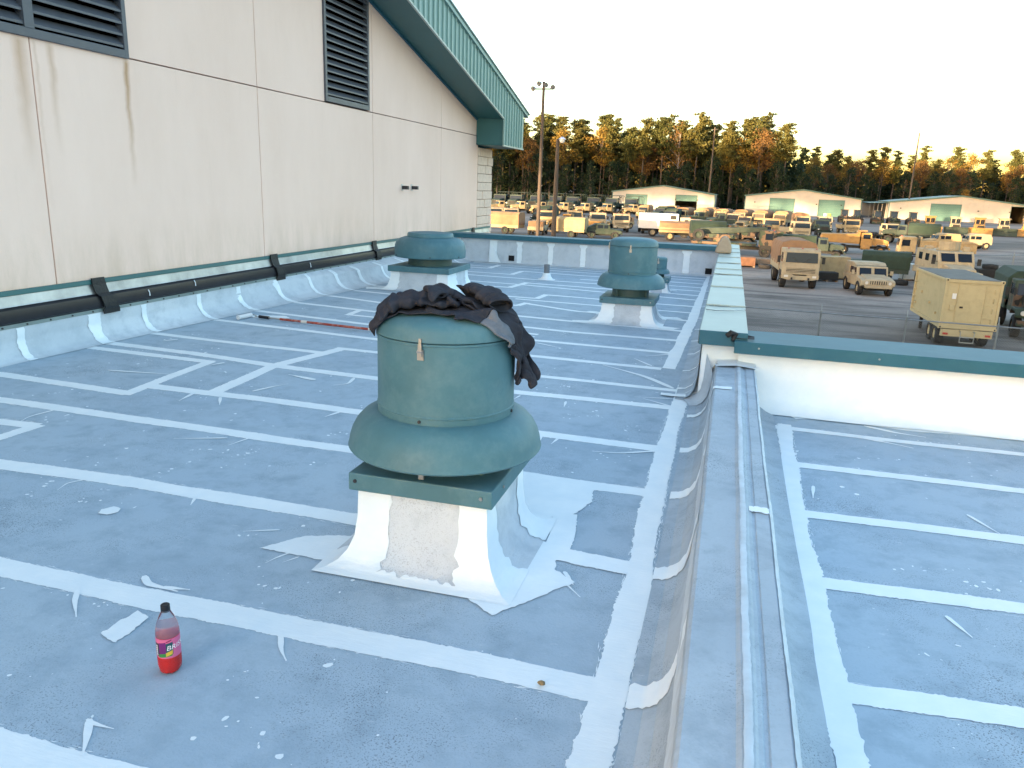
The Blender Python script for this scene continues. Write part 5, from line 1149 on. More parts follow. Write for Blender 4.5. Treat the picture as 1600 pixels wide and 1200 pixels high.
def mrap(m):
    t = thing('armoured_truck', None, 'armoured vehicle')
    P_('hull', MB().prism([(-3.0, 1.1), (-3.0, 2.75), (1.1, 2.78), (1.55, 2.05), (1.6, 1.1)], -1.2, 1.2), m, t, 0.05)
    P_('hood', MB().hexa([(1.5, -0.95, 1.05), (3.1, -0.85, 1.0), (3.1, 0.85, 1.0), (1.5, 0.95, 1.05)], [(1.5, -0.9, 1.95), (3.05, -0.75, 1.72), (3.05, 0.75, 1.72), (1.5, 0.9, 1.95)]), m, t, 0.05)
    for s in (-1, 1):
        P_('windshield', MB().hexa([(1.535, s*0.55-0.44, 2.12), (1.56, s*0.55-0.44, 2.12), (1.56, s*0.55+0.44, 2.12), (1.535, s*0.55+0.44, 2.12)], [(1.19, s*0.55-0.44, 2.66), (1.235, s*0.55-0.44, 2.66), (1.235, s*0.55+0.44, 2.66), (1.19, s*0.55+0.44, 2.66)]), M['glass'], t)
        P_('fender', MB().prism([(1.6, 1.1), (1.8, 1.5), (2.9, 1.48), (3.15, 1.15), (2.9, 1.32), (1.9, 1.32)], s*1.0-0.25, s*1.0+0.25), m, t)
        for x in (-2.3, -1.0, 0.3): P_('side_window', MB().box(x, x+0.7, s*1.205-0.01, s*1.205+0.01, 2.0, 2.5), M['glass'], t)
        P_('mirror', MB().box(1.4, 1.47, s*1.5-0.12, s*1.5+0.12, 1.9, 2.35).cyl((1.43, s*1.2, 2.1), (1.43, s*1.5, 2.1), 0.02, n=6), M['chassis'], t)
        P_('side_bin', MB().box(-2.5, 1.2, s*1.33-0.13, s*1.33+0.13, 1.05, 1.5), m, t, 0.02)
        P_('headlight', MB().cyl((3.08, s*0.98, 1.2), (3.16, s*0.98, 1.2), 0.12, n=12), M['lens'], t)
    P_('turret', MB().lathe([(0.75, 2.78), (0.78, 2.85), (0.72, 2.9), (0.6, 2.9), (0.6, 2.8)], 20, (-0.4, 0, 0)), m, t)
    for i in range(5):
        a = -1.0+i*0.5; c = (-0.4+0.72*cos(a), 0.72*sin(a)); u = (-sin(a)*0.2, cos(a)*0.2)
        P_('gunner_shield', MB().hexa([(c[0]-u[0], c[1]-u[1], 2.88), (c[0]-u[0]+0.03, c[1]-u[1], 2.88), (c[0]+u[0]+0.03, c[1]+u[1], 2.88), (c[0]+u[0], c[1]+u[1], 2.88)], [(c[0]-u[0], c[1]-u[1], 3.4), (c[0]-u[0]+0.03, c[1]-u[1], 3.4), (c[0]+u[0]+0.03, c[1]+u[1], 3.4), (c[0]+u[0], c[1]+u[1], 3.4)]), m, t)
    P_('antenna_box', MB().box(0.3, 0.7, 0.7, 1.05, 2.78, 3.1).box(-2.2, -1.6, -1.0, -0.5, 2.76, 2.95), m, t)
    P_('spare_tyre', MB().lathe([(0.25, -0.16), (0.5, -0.16), (0.56, -0.08), (0.56, 0.08), (0.5, 0.16), (0.25, 0.16)], 18, (-3.2, 0, 1.9), 'y'), M['tyre'], t, 0, 40)
    P_('bumper', MB().box(3.1, 3.3, -1.1, 1.1, 0.75, 1.0), m, t, 0.02); P_('grille', MB().box(3.09, 3.12, -0.6, 0.6, 1.1, 1.6), M['chassis'], t)
    P_('underbody', MB().box(-2.9, 3.0, -0.6, 0.6, 0.6, 1.1), M['chassis'], t)
    for x in (-2.0, 2.3):
        for s in (-1, 1): wheel(t, x, s*1.0, 0.62, 0.42, m, s)
    return t

def shelter_trailer():
    m = M['cyellow']
    t = thing('shelter_trailer', 'large tan box shelter on a wheeled trailer behind the wire fence', 'trailer')
    # rear faces -x ... built with its rear at x=0, body towards +x
    L, W, H0, H1 = 6.1, 2.44, 0.95, 3.35
    P_('box_body', MB().box(0.04, L, -W/2+0.03, W/2-0.03, H0+0.02, H1-0.02), m, t)
    for y in (-W/2, W/2):
        for x in (0.0, L-0.08): P_('corner_post', MB().box(x, x+0.12, y-0.06, y+0.06, H0, H1), m, t, 0.01)
        P_('side_rail', MB().box(0.1, L-0.06, y-0.05, y+0.05, H0-0.02, H0+0.14), m, t); P_('side_rail', MB().box(0.1, L-0.06, y-0.05, y+0.05, H1-0.12, H1+0.004), m, t)
    for z in (H0-0.02, H1-0.14): P_('end_rail', MB().box(-0.01, 0.09, -W/2+0.05, W/2-0.05, z, z+0.15), m, t)
    for y in (-W/2, W/2):
        for z in (H0-0.03, H1-0.10): 
            c = P_('corner_casting', MB().box(-0.025, 0.15, y-0.085, y+0.085, z, z+0.14), m, t, 0.01)
            P_('casting_hole', MB().box(-0.028, -0.02, y-0.035, y+0.035, z+0.03, z+0.105), M['dark'], c)
    P_('roof_sheet', MB().box(0.0, L, -W/2+0.02, W/2-0.02, H1-0.01, H1+0.03), mat('grey_roof_sheet', (0.10, 0.095, 0.085), 0.8, var=0.25, scale=2), t)
    d = P_('door', MB().box(0.015, 0.05, -0.55, 0.62, H0+0.35, H1-0.22), m, t, 0.006)
    P_('door_frame', MB().box(0.0, 0.048, -0.60, -0.555, H0+0.30, H1-0.17).box(0.0, 0.048, 0.625, 0.67, H0+0.30, H1-0.17).box(0.0, 0.048, -0.555, 0.625, H1-0.215, H1-0.17), m, t)
    for z in (H0+0.55, H0+1.2, H1-0.5): P_('hinge', MB().box(-0.005, 0.04, -0.78, -0.5, z, z+0.05), m, d)
    P_('handle', MB().box(-0.03, 0.03, 0.36, 0.50, H0+1.02, H0+1.10), M['chassis'], d)
    P_('data_plate', MB().box(0.01, 0.035, 0.72, 0.90, H0+1.45, H0+1.72), M['white'], t)
    P_('junction_box', MB().box(-0.02, 0.06, 0.74, 0.95, H0+0.9, H0+1.15), m, t, 0.01)
    for z in (H0+0.45, H0+0.95, H0+1.45, H0+1.9): P_('lifting_ring', MB().lathe([(0.08, -0.02), (0.11, 0), (0.08, 0.02), (0.07, 0), (0.08, -0.02)], 12, (0.02, -0.95, z), 'y'), m, t)
    P_('rear_sill', MB().box(0.0, 0.10, -0.95, 1.0, H0+0.12, H0+0.25).box(0.0, 0.12, -0.9, 0.95, H0+0.27, H0+0.30), m, t)
    for s in (-1, 1):
        for i, x in enumerate((1.2, 2.6, 4.4, 5.4)): P_('tie_bracket', MB().box(x, x+0.12, s*W/2-0.05, s*W/2+0.05, H0+0.5+0.35*(i % 3), H0+0.62+0.35*(i % 3)), m, t)
        for z in (H0+0.5, H0+0.9, H0+1.3, H0+1.7): P_('grab_rung', MB().tube([(5.55, s*W/2, z), (5.55, s*(W/2+0.08), z), (5.9, s*(W/2+0.08), z), (5.9, s*W/2, z)], 0.02, 6), m, t)
    P_('trailer_frame', MB().box(-0.02, L+1.6, -0.55, 0.55, 0.70, H0-0.05).box(-0.05, 0.14, -1.15, 1.15, 0.55, H0-0.06), m, t)
    for s in (-1, 1): P_('tail_light', MB().box(-0.07, -0.04, s*0.95-0.12, s*0.95+0.12, 0.62, 0.72), M['red'], t)
    P_('step_ladder', MB().tube([(-0.25, -0.30, 0.28), (-0.25, -0.30, 0.82), (0, -0.30, 0.85)], 0.025, 6).tube([(-0.25, 0.32, 0.28), (-0.25, 0.32, 0.82), (0, 0.32, 0.85)], 0.025, 6).box(-0.30, -0.20, -0.30, 0.32, 0.28, 0.33).box(-0.30, -0.20, -0.30, 0.32, 0.55, 0.60), M['screw'], t)
    for x in (1.0, 2.05):
        for s in (-1, 1): wheel(t, x, s*1.02, 0.50, 0.38, m, s)
    P_('landing_leg', MB().box(5.6, 5.75, -0.8, -0.65, 0, 0.8).box(5.6, 5.75, 0.65, 0.8, 0, 0.8), M['chassis'], t)
    return t

def place(o, label, x, y, deg, cat=None, group=None, name=None, s=1.0):
    o.location = (x, y, GZ); o.rotation_euler = (0, 0, radians(deg)); o['label'] = label
    if s != 1: o.scale = (s, s, s)
    if cat: o['category'] = cat
    if group: o['group'] = group
    if name: o.name = name
    return o
# headings: 0 = facing right (+X), 90 = away, 180 = left, 270 = towards the camera
place(shelter_trailer(), 'large tan box shelter on a wheeled trailer behind the wire fence', 10.35, 37.2, 91, s=0.88)
place(hoodtruck(M['camo'], 'canvas', M['gcanvas']), 'camouflaged truck cut off by the right edge beside the tan shelter', 14.9, 43.8, 262)
place(cabover(M['tan2'], 'canvas', 2, M['canvas']), 'tan cab truck with brown canvas cover facing the wire fence', 4.65, 59.4, 274)
place(hmmwv(M['tan2'], 'hard'), 'tan utility vehicle with hard rear shell facing the wire fence', 9.3, 56.7, 277)
place(cargo_trailer(M['green'], M['gcanvas']), 'dark green canvas covered trailer behind the tan utility vehicle', 11.9, 66.0, 170, s=0.88)
place(mrap(M['tan2']), 'tan armoured truck with roof turret behind the box shelter trailer', 15.2, 61.8, 277)
place(crane_truck(), 'long camouflaged crane truck parked broadside behind the mint coping', 1.2, 83.3, -4)
place(hoodtruck(M['green'], 'shelter', M['gcanvas']), 'dark green shelter truck broadside behind the brown canvas truck', 8.7, 85.4, -6, s=0.80)
place(hoodtruck(M['ochre'], 'dump'), 'dusty ochre dump truck parked broadside with long hood', 14.2, 96.0, -4, 'dump truck', s=0.92)
place(cabover(M['tan'], 'dump', 2), 'tan cab dump truck with ribbed bed facing left', 19.6, 85.6, 174, 'dump truck', s=0.97)
place(hmmwv(M['tan'], 'hard'), 'bright tan wagon parked behind the ribbed dump bed', 27.0, 115.3, 195)
place(hoodtruck(M['tan2'], 'fifth'), 'pale grey tan tractor truck behind the dusty dump truck', 22.3, 127, 300)
place(hoodtruck(M['green'], 'canvas', M['gcanvas']), 'dark green truck behind the tan wagon and ribbed dump bed', 24.6, 124, 170)
# cab-over trucks facing the camera in the middle of the yard
for i, (x, y, a, lab) in enumerate(((5.6, 127, 275, 'tan cab truck facing the camera, left of the middle pair behind the crane'), (8.9, 119.6, 283, 'tan cab truck facing the camera, right of the middle pair behind the crane'), (6.6, 170, 275, 'half hidden tan cab truck behind the middle pair'),
     (-28.0, 119.5, 285, 'tan cab truck seen between the two near utility poles'), (-19.9, 119.5, 283, 'tan cab truck facing the camera, first right of the near poles'), (-16.3, 119.0, 283, 'tan cab truck facing the camera, second right of the near poles'), (-12.0, 119.0, 283, 'tan cab truck half hidden behind the pale box truck'),
     (-37.5, 124.5, 284, 'tan cab roof rising behind the tan tarped trailer at the building corner'), (-34.6, 123.5, 284, 'tan cab truck just left of the tall floodlight pole'), (18.9, 142, 275, 'pale tan cab with a spare tyre on its roof behind the dump truck'))):
    c = cabover(M['tan2'] if i % 3 else M['tan'], 'flat', 2, detail=True); place(c, lab, x, y, a, None, 'tan cab trucks in the motor pool')
    if 'spare' in lab: P_('roof_spare', MB().lathe([(0.25, -0.15), (0.5, -0.15), (0.56, 0), (0.5, 0.15), (0.25, 0.15)], 16, (2.4, 0, 2.9)), M['tyre'], c, 0, 40)
place(hoodtruck(M['green'], 'flat'), 'dark green hood truck facing the camera right of the middle tan pair', 13.6, 133, 278)
place(cabover(M['tan2'], 'box', 2, M['white']), 'pale box truck with a white body behind the far parapet', -8.6, 111.0, 6)
place(cabover(M['tan'], 'tarp', 2, M['canvas']), 'tan truck with brown tarped bed in front of the pale box truck', -5.6, 103.2, 4)
place(cabover(M['tan2'], 'flat', 2), 'tan cab truck nose left, right of the brown tarped truck', -2.0, 106.5, 200)
place(cargo_trailer(M['tan'], M['canvas']), 'tan tarped trailer at the corner of the tall building', -28.6, 99.8, 175, s=1.1)
place(hmmwv(M['tan2'], 'soft'), 'tan soft top vehicle between the tarped trailer and the tall pole', -24.7, 101.5, 95)
place(cargo_trailer(M['tan'], M['tan']), 'low tan trailer just right of the lamp pole', -19.6, 98.6, 178)
place(hmmwv(M['green'], 'slant'), 'green and tan open vehicle right of the low tan trailer', -15.8, 100.5, 15)
place(hoodtruck(M['ochre'], 'flat'), 'dark brown flatbed truck behind the low tan trailer', -21.3, 108, 180)
rt0 = random.Random(12)
# left row of utility vehicles and canvas trucks behind them
hm = hoodtruck(M['tan'], 'fifth', None, False); hb = hoodtruck(M['green'], 'bows', None, False)
ordn = ['first', 'second', 'third', 'fourth', 'fifth', 'sixth', 'seventh', 'eighth']
xs = [(-50.5, 172.9), (-46.3, 175.3), (-42.0, 177.8), (-37.2, 180.2), (-32.7, 182.7), (-27.9, 185.3), (-22.2, 188.8)]
for i, (x, y) in enumerate(xs):
    o = hm if i == 0 else copy_tree(hm)
    place(o, 'tan hooded truck, %s from the left in the sunlit row' % ordn[i], x, y, 218, None, 'row of tan hooded trucks below the forest', s=1.05)
xs = [(-57.5, 196), (-53.5, 197), (-48.5, 198.5), (-43.8, 200), (-39.5, 201), (-34.5, 203), (-30.0, 204.5), (-25.2, 206)]
for i, (x, y) in enumerate(xs):
    o = hb if i == 0 else copy_tree(hb)
    place(o, 'dark green truck with bare bows, %s from the left below the forest' % ordn[i], x, y, 265, None, 'row of dark green trucks below the forest', s=1.5)
# mixed trucks between the white box truck and the first shed
mix = [('green', 'canvas', -14.5, 172, 250, 'dark green truck below the closed door of the left shed'), ('green', 'flat', -8.5, 168, 255, 'dark green truck below the open door of the left shed'), ('tan', 'canvas', -19.0, 178, 265, 'tan canvas truck left of the closed green door of the left shed'), ('tan', 'canvas', -13.2, 181, 265, 'bright tan canvas truck under the left shed gable'), ('tan', 'canvas', -4.5, 180, 262, 'bright tan canvas truck at the right end of the left shed'),
       ('green', 'bows', -5.0, 150, 200, 'dark green truck with bows behind the brown tarped truck'), ('green', 'flat', -1.0, 140, 190, 'dark green flatbed behind the tan cab at the mint coping'), ('green', 'canvas', -11, 152, 262, 'dark green canvas truck behind the pale box truck')]
for k, rear, x, y, a, lab in mix: place(hoodtruck(M[k], rear, M['canvas'] if k == 'tan' else M['gcanvas'], False), lab, x, y, a)
for i, (x, y, a) in enumerate(((1.0, 173.5, 205), (6.2, 175.5, 205), (11.5, 173, 205), (-3.5, 176, 205))):
    place(hoodtruck(M['tan2'], 'fifth', None, False, True), 'tan round nosed tractor truck, %s below the sheds' % (['second from left', 'third from left', 'rightmost', 'leftmost'][i]), x, y, a, None, 'tan tractor trucks in front of the sheds')
# fuller ranks between the near trucks and the sunlit rows
ft = cabover(M['tan'], 'canvas', 2, M['canvas'], False)
ranks = [
         (ft, 6, lambda i: (-9.0+i*3.7, 158+i*0.5), 258, 'tan canvas cab truck, %s from the left below the middle shed', 'rank of tan canvas cab trucks'),
         ]
for proto, n_, fpos, deg, lab, grp in ranks:
    for i in range(n_):
        o = proto if i == 0 else copy_tree(proto); x, y = fpos(i)
        place(o, lab % ordn[i], x, y, deg+rt0.uniform(-4, 4), None, grp)
extra = [(cabover, ('tan2', 'flat', 2), 0.4, 146, 268, 'tan cab truck left of the middle pair, farther back'), (cabover, ('tan', 'canvas', 2, 'canvas'), 12.0, 150, 272, 'tan canvas truck behind the right truck of the middle pair'), (cabover, ('tan2', 'flat', 2), 15.8, 153, 276, 'tan cab truck behind the dark green hood truck'),
         (hoodtruck, ('camo', 'flat'), 3.4, 101, 12, 'camouflaged flatbed broadside behind the crane truck'), (hoodtruck, ('camo', 'canvas', 'gcanvas'), -0.5, 95.5, 8, 'camouflaged canvas truck behind the tan cap block'), (hoodtruck, ('tan', 'fifth'), 2.5, 134, 250, 'tan tractor truck behind the camouflaged flatbed'),
         (hmmwv, ('tan', 'soft'), -17.5, 128, 230, 'tan soft top vehicle behind the second tan cab right of the poles'), (hmmwv, ('tan2', 'hard'), 31.5, 118.5, 190, 'small tan wagon right of the bright tan wagon'), (hoodtruck, ('green', 'canvas', 'gcanvas'), -31.0, 131, 262, 'green canvas truck behind the cab between the poles'), (cabover, ('tan', 'flat', 2), -24.3, 124, 283, 'tan cab truck just right of the lamp pole')]
for fn, args, x, y, a, lab in extra:
    args = [M[args[0]], args[1]]+[M[q] if q in M else q for q in args[2:]]
    if fn is cabover and len(args) == 3: args.append(None)
    place(fn(*args), lab, x, y, a)
# bulldozers and loaders
dz = dozer(M['ochre'], M['ochre'])
for i, (x, y, m2) in enumerate(((36.4, 165, 'ochre'), (41.0, 166, 'tan2'), (45.4, 167, 'ochre'), (49.8, 168, 'tan2'), (54.2, 169, 'ochre'))):
    if i % 2: o = dozer(M['tan2'], M['green'])
    else: o = dz if i == 0 else copy_tree(dz)
    place(o, '%s bulldozer with %s blade, %s from the left in the sunlit row' % ('pale tan' if i % 2 else 'orange tan', 'dark' if i % 2 else 'orange', ordn[i]), x, y, 262, None, 'row of bulldozers', s=1.15)
ld = loader(M['camo'])
for i, (x, y) in enumerate(((27.0, 211), (30.0, 211.5), (34.6, 211), (38.1, 210), (42.2, 209))):
    o = ld if i == 0 else copy_tree(ld)
    place(o, 'camouflaged wheel loader, %s from the left in front of the right sheds' % ordn[i], x, y, 268, None, 'row of wheel loaders')
# drums
for x, c, lab in ((25.2, (0.7, 0.7, 0.68), 'white drum standing in the yard below the middle shed'), (26.3, (0.35, 0.42, 0.10), 'yellow green drum standing in the yard below the middle shed')):
    tag(MB().lathe([(0, 0), (0.45, 0), (0.47, 0.05), (0.45, 0.45), (0.48, 0.48), (0.45, 0.51), (0.45, 0.95), (0.48, 0.98), (0.45, 1.01), (0.45, 1.5), (0.47, 1.52), (0.0, 1.5)], 18).build('drum', mat('drum_paint', c, 0.6), None, 40, 0, (x, 236, GZ)), lab, 'drum')
# loose gear on the ground behind the canvas truck
random.seed(31)
def crate(name, lab, x, y, sx, sy, sz, m, a=0, cat='crate', slats=4):
    t = thing(name, lab, cat, (x, y, GZ), radians(a))
    MB().box(-sx/2, sx/2, -sy/2, sy/2, 0.12, sz).build('box', m, t, bevel=0.02)
    for i in range(3): MB().box(-sx/2+i*(sx-0.12)/2, -sx/2+i*(sx-0.12)/2+0.12, -sy/2-0.01, sy/2+0.01, 0, 0.12).build('skid', M['wood'], t)
    for i in range(slats): MB().box(-sx/2-0.012, sx/2+0.012, -sy/2-0.014, -sy/2, 0.2+i*(sz-0.3)/slats, 0.26+i*(sz-0.3)/slats).build('slat', m, t)
crate('pallet_stack', 'low stack of rusty steel plates left of the brown canvas truck', 1.0, 71.5, 2.6, 1.8, 0.85, M['rustm'], 5, 'pallet stack')
crate('pallet_stack', 'low brown pallet stack beside the camouflaged crane truck', 2.9, 74, 1.9, 1.6, 0.6, M['wood'], -8, 'pallet stack')
crate('equipment_crate', 'tan crate between the canvas truck and the utility vehicle', 8.0, 64.8, 2.0, 1.4, 1.75, M['tan'], 12)
crate('equipment_crate', 'small brown crate right behind the brown canvas truck', 6.6, 65.5, 1.5, 1.3, 1.45, M['wood'], -5)
crate('equipment_crate', 'dark green crate left of the tan utility vehicle', 9.5, 66.5, 1.5, 1.2, 1.5, M['green'], 4)
crate('equipment_crate', 'dark low crate on the ground beside the tan crate', 7.3, 62.8, 1.6, 1.0, 0.7, M['chassis'], 10)
crate('equipment_crate', 'pale crate at the foot of the green canvas trailer', 13.9, 67.3, 1.0, 0.9, 1.3, M['white'], 20)
crate('equipment_crate', 'dark crate pile at the right edge behind the shelter trailer', 21.4, 64.5, 3.0, 1.6, 1.5, M['green'], 15)
crate('equipment_crate', 'grey crate with a tyre on top at the right edge', 19.3, 66.5, 1.8, 1.4, 1.3, M['chassis'], 0)
def tyre(lab, x, y, z, r=0.55, tilt=0):
    tag(MB().lathe([(r*0.55, -0.16), (r*0.9, -0.17), (r, -0.10), (r, 0.10), (r*0.9, 0.17), (r*0.55, 0.16), (r*0.5, 0), (r*0.55, -0.16)], 20).build('spare_tyre', M['tyre'], None, 40, 0, (x, y, z), (tilt, 0, 0)), lab, 'tyre')
tyre('black tyre lying on the grey crate at the right edge', 19.3, 66.5, GZ+1.48)
tyre('black tyre lying beside the rusty steel plates', 3.2, 70.5, GZ+0.18)
tyre('black tyre lying on the ground beside the tan armoured truck', 12.6, 63.2, GZ+0.18)

# ------------------------------------------------------------------ fences
def fence(name, lab, p0, p1, n, h, wires, seed):
    t = thing(name, lab, 'fence', (p0[0], p0[1], GZ)); dx, dy = p1[0]-p0[0], p1[1]-p0[1]; Ln = hypot(dx, dy); ux, uy = dx/Ln, dy/Ln
    for i in range(n):
        s = Ln*i/(n-1); x, y = ux*s, uy*s
        MB().cyl((x, y, 0), (x, y, h+0.06), 0.035, n=10).build('post', M['steel'], t)
        MB().tube([(x, y, h+0.05), (x-uy*0.10, y+ux*0.10, h+0.30)], 0.018, 6).build('barb_arm', M['steel'], t)
    MB().cyl((0, 0, h-0.03), (dx, dy, h-0.03), 0.024, n=8).build('top_rail', M['steel'], t)
    mb = MB(); d = wires; k = int((Ln+h)/d); w = 0.0022
    for i in range(k):
        for sg in (1, -1):
            a = i*d-(h if sg == 1 else 0); s0, z0, s1, z1 = (a, 0.05, a+h, h-0.05) if sg == 1 else (a, h-0.05, a+h, 0.05)
            if s0 < 0: z0 += (z1-z0)*(0-s0)/(s1-s0); s0 = 0
            if s1 > Ln: z1 = z0+(z1-z0)*(Ln-s0)/(s1-s0); s1 = Ln
            if s1-s0 < 0.05: continue
            A = Vector((ux*s0, uy*s0, z0)); B = Vector((ux*s1, uy*s1, z1)); q = Vector((0, 0, w)); e = Vector((-uy*w, ux*w, 0))
            mb.add([A+q, A+e, A-q, B+q, B+e, B-q], [(0, 1, 4, 3), (1, 2, 5, 4), (2, 0, 3, 5)])
    o = mb.build('wire_mesh', M['steel'], t); tag(o, kind='stuff')
fence('chain_link_fence', 'near chain link fence with top rail just beyond the roof edge', (-5.2, 31.4), (18.3, 30.1), 9, 2.0, 0.09, 1)
fence('chain_link_fence', 'farther thin fence between the armoured truck and the open lot', (13.4, 66.6), (33.0, 82.0), 5, 2.0, 0.2, 2)

# ------------------------------------------------------------------ utility poles
def wpole(name, lab, x, y, h, r, kind):
    t = thing(name, lab, 'utility pole', (x, y, GZ))
    MB().tube([(0, 0, -0.2), (0.01, 0, h*0.5), (0, 0, h)], [r, r*0.85, r*0.65], 12).build('pole', M['polewood'], t, smooth=50)
    if kind == 'flood':
        MB().box(-1.1, 1.1, -0.08, 0.08, h-0.9, h-0.75).build('crossarm', M['polewood'], t)
        for i, (dx, dz) in enumerate(((-1.05, -0.1), (-0.35, 0.45), (0.25, 0.3), (1.1, 0.05))):
            MB().cyl((dx, -0.1, h-0.6+dz), (dx+0.12*(1 if dx > 0 else -1), -0.5, h-0.75+dz), 0.16, 0.30, n=14).build('floodlight', M['screw'], t)
        for i in range(16): MB().box(r*0.9, r*0.9+0.10, -0.02, 0.02, 3+i*1.1, 3.03+i*1.1).build('climbing_step', M['steel'], t)
    if kind == 'lamp':
        MB().tube([(0, 0, h-0.25), (0.25, -0.1, h-0.05), (0.45, -0.2, h+0.0)], 0.05, 8).build('arm', M['steel'], t)
        MB().lathe([(0.0, 0.26), (0.12, 0.25), (0.42, 0.02), (0.46, 0.0), (0.46, -0.04), (0.40, -0.04)], 24, (0.6, -0.25, h+0.0)).build('lamp_shade', mat('lamp_reflector', (0.55, 0.60, 0.72), 0.35, metal=0.3), t, smooth=40)
        MB().lathe([(0.30, 0.0), (0.31, -0.15), (0.26, -0.34), (0.12, -0.44), (0.0, -0.46)], 20, (0.6, -0.25, h-0.04)).build('lamp_globe', mat('milky_globe', (0.8, 0.8, 0.78), 0.3), t, smooth=60)
    if kind == 'plain':
        MB().box(-0.9, 0.9, -0.06, 0.06, h-0.8, h-0.65).build('crossarm', M['polewood'], t)
    return t
wpole('utility_pole', 'tall wooden floodlight pole beside the tall building eave', -22.9, 94.0, 18.2, 0.24, 'flood')
wpole('utility_pole', 'wooden lamp pole with a pale round lamp right of the floodlight pole', -21.45, 96.5, 11.9, 0.30, 'lamp')
wpole('utility_pole', 'slim far pole rising before the left shed right end', -8.2, 275, 27, 0.30, 'plain')
wpole('utility_pole', 'slim far pole in front of the right shed', 55.5, 285, 27, 0.30, 'plain')

# ------------------------------------------------------------------ metal sheds
def shed(lab, x0, x1, y, depth, he, hr, doors, rz_=0.0, lean=False):
    w = x1-x0
    t = thing('metal_shed', lab, 'shed', ((x0+x1)/2, y, GZ), rz_)
    xa, xb = -w/2, w/2
    # gable wall with door openings, built from panels
    cuts = sorted(set([xa, xb, 0.0]+[v for d in doors for v in d[:2]]))
    def top(x): return he+(hr-he)*(1-abs(x)/(w/2))
    for a, b in zip(cuts[:-1], cuts[1:]):
        dd = [d for d in doors if d[0] <= a and d[1] >= b]
        z0 = dd[0][2] if dd else 0
        nn = max(1, round((b-a)/1.5))
        for q in range(nn):
            p, r = a+(b-a)*q/nn, a+(b-a)*(q+1)/nn
            MB().prism([(p+0.01, z0), (r-0.01, z0), (r-0.01, top(r)), (p+0.01, top(p))], -0.06, 0.0).build('siding_panel', M['shed'], t)
    MB().prism([(xa, 0), (xa, he-0.05), (0, hr-0.05), (xb, he-0.05), (xb, 0)], depth-0.1, depth).build('back_wall', M['shed'], t)
    for x in (xa, xb-0.1): MB().box(x, x+0.1, 0.01, depth, 0, he-0.03).build('side_wall', M['shed'], t)
    MB().prism([(xa-0.4, he-0.05), (xa-0.4, he+0.10), (0, hr+0.16), (0, hr+0.02)], -0.35, depth+0.3).build('roof', M['shedroof'], t)
    MB().prism([(xb+0.4, he-0.05), (0, hr+0.02), (0, hr+0.16), (xb+0.4, he+0.10)], -0.35, depth+0.3).build('roof', M['shedroof'], t)
    for sg in (-1, 1):
        P = [(sg*(w/2+0.4), he-0.25), (sg*(w/2+0.4), he+0.13), (0, hr+0.19), (0, hr-0.19)]
        MB().prism(P if sg > 0 else P[::-1], -0.42, -0.352).build('rake_trim', M['shedroof'], t)
        MB().box(sg*w/2-0.14, sg*w/2+0.14, -0.09, -0.065, 0, he-0.2).build('corner_trim', M['shedroof'], t)
    for a, b, h, op in doors:
        f = MB().box(a-0.12, a, -0.12, 0.1, 0, h+0.12).box(b, b+0.12, -0.12, 0.1, 0, h+0.12).box(a, b, -0.12, 0.1, h, h+0.12).build('door_frame', M['shedroof'], t)
        zb = h*op
        n = 10
        for q in range(n):
            z0 = zb+(h-zb)*q/n; z1 = zb+(h-zb)*(q+1)/n-0.015
            MB().box(a, b, 0.0+0.0, 0.06, z0, z1).build('door_slat', M['rollup'], f)
        MB().box(xa+0.2, xb-0.2, 4.5, 4.6, 0, he-0.3) if False else None
    if lean:
        for i in range(5): MB().box(xa-5.2+i*1.2, xa-5.1+i*1.2, 4.0, 4.12, 0, he-0.6).build('canopy_post', M['shed'], t)
        MB().hexa([(xa-5.6, 3.6, he-0.65), (xa-0.05, 3.6, he-0.35), (xa-0.05, depth, he-0.35), (xa-5.6, depth, he-0.65)], [(xa-5.6, 3.6, he-0.5), (xa-0.05, 3.6, he-0.2), (xa-0.05, depth, he-0.2), (xa-5.6, depth, he-0.5)]).build('lean_to_roof', M['shedroof'], t)
        MB().box(xa-5.3, xa-0.1, depth-0.3, depth-0.1, 0, he-0.6).build('lean_to_wall', M['shed'], t)
    for x in (-w*0.42, w*0.12, w*0.33): MB().box(x, x+0.4, -0.25, -0.065, he*0.62, he*0.62+0.3).build('wall_lamp', M['chassis'], t)
    return t
shed('cream metal shed at left with one closed and one open green door', -40.0, -6.0, 270, 34, 5.4, 7.8, [(-12.3, -5.2, 4.6, 0), (4.3, 11.3, 4.9, 0.62)])
shed('middle cream metal shed with two closed green doors', 3.7, 38.2, 265, 34, 5.6, 7.9, [(-9.7, -2.3, 5.0, 0), (5.0, 12.4, 5.0, 0)], radians(-2))
shed('right cream metal shed with a lean-to and one open dark door', 47.0, 86.5, 268, 34, 5.2, 7.6, [(-8.0, 0.2, 5.0, 0), (13.5, 22.0 if False else 19.3, 5.0, 1.0)], radians(-4), True)

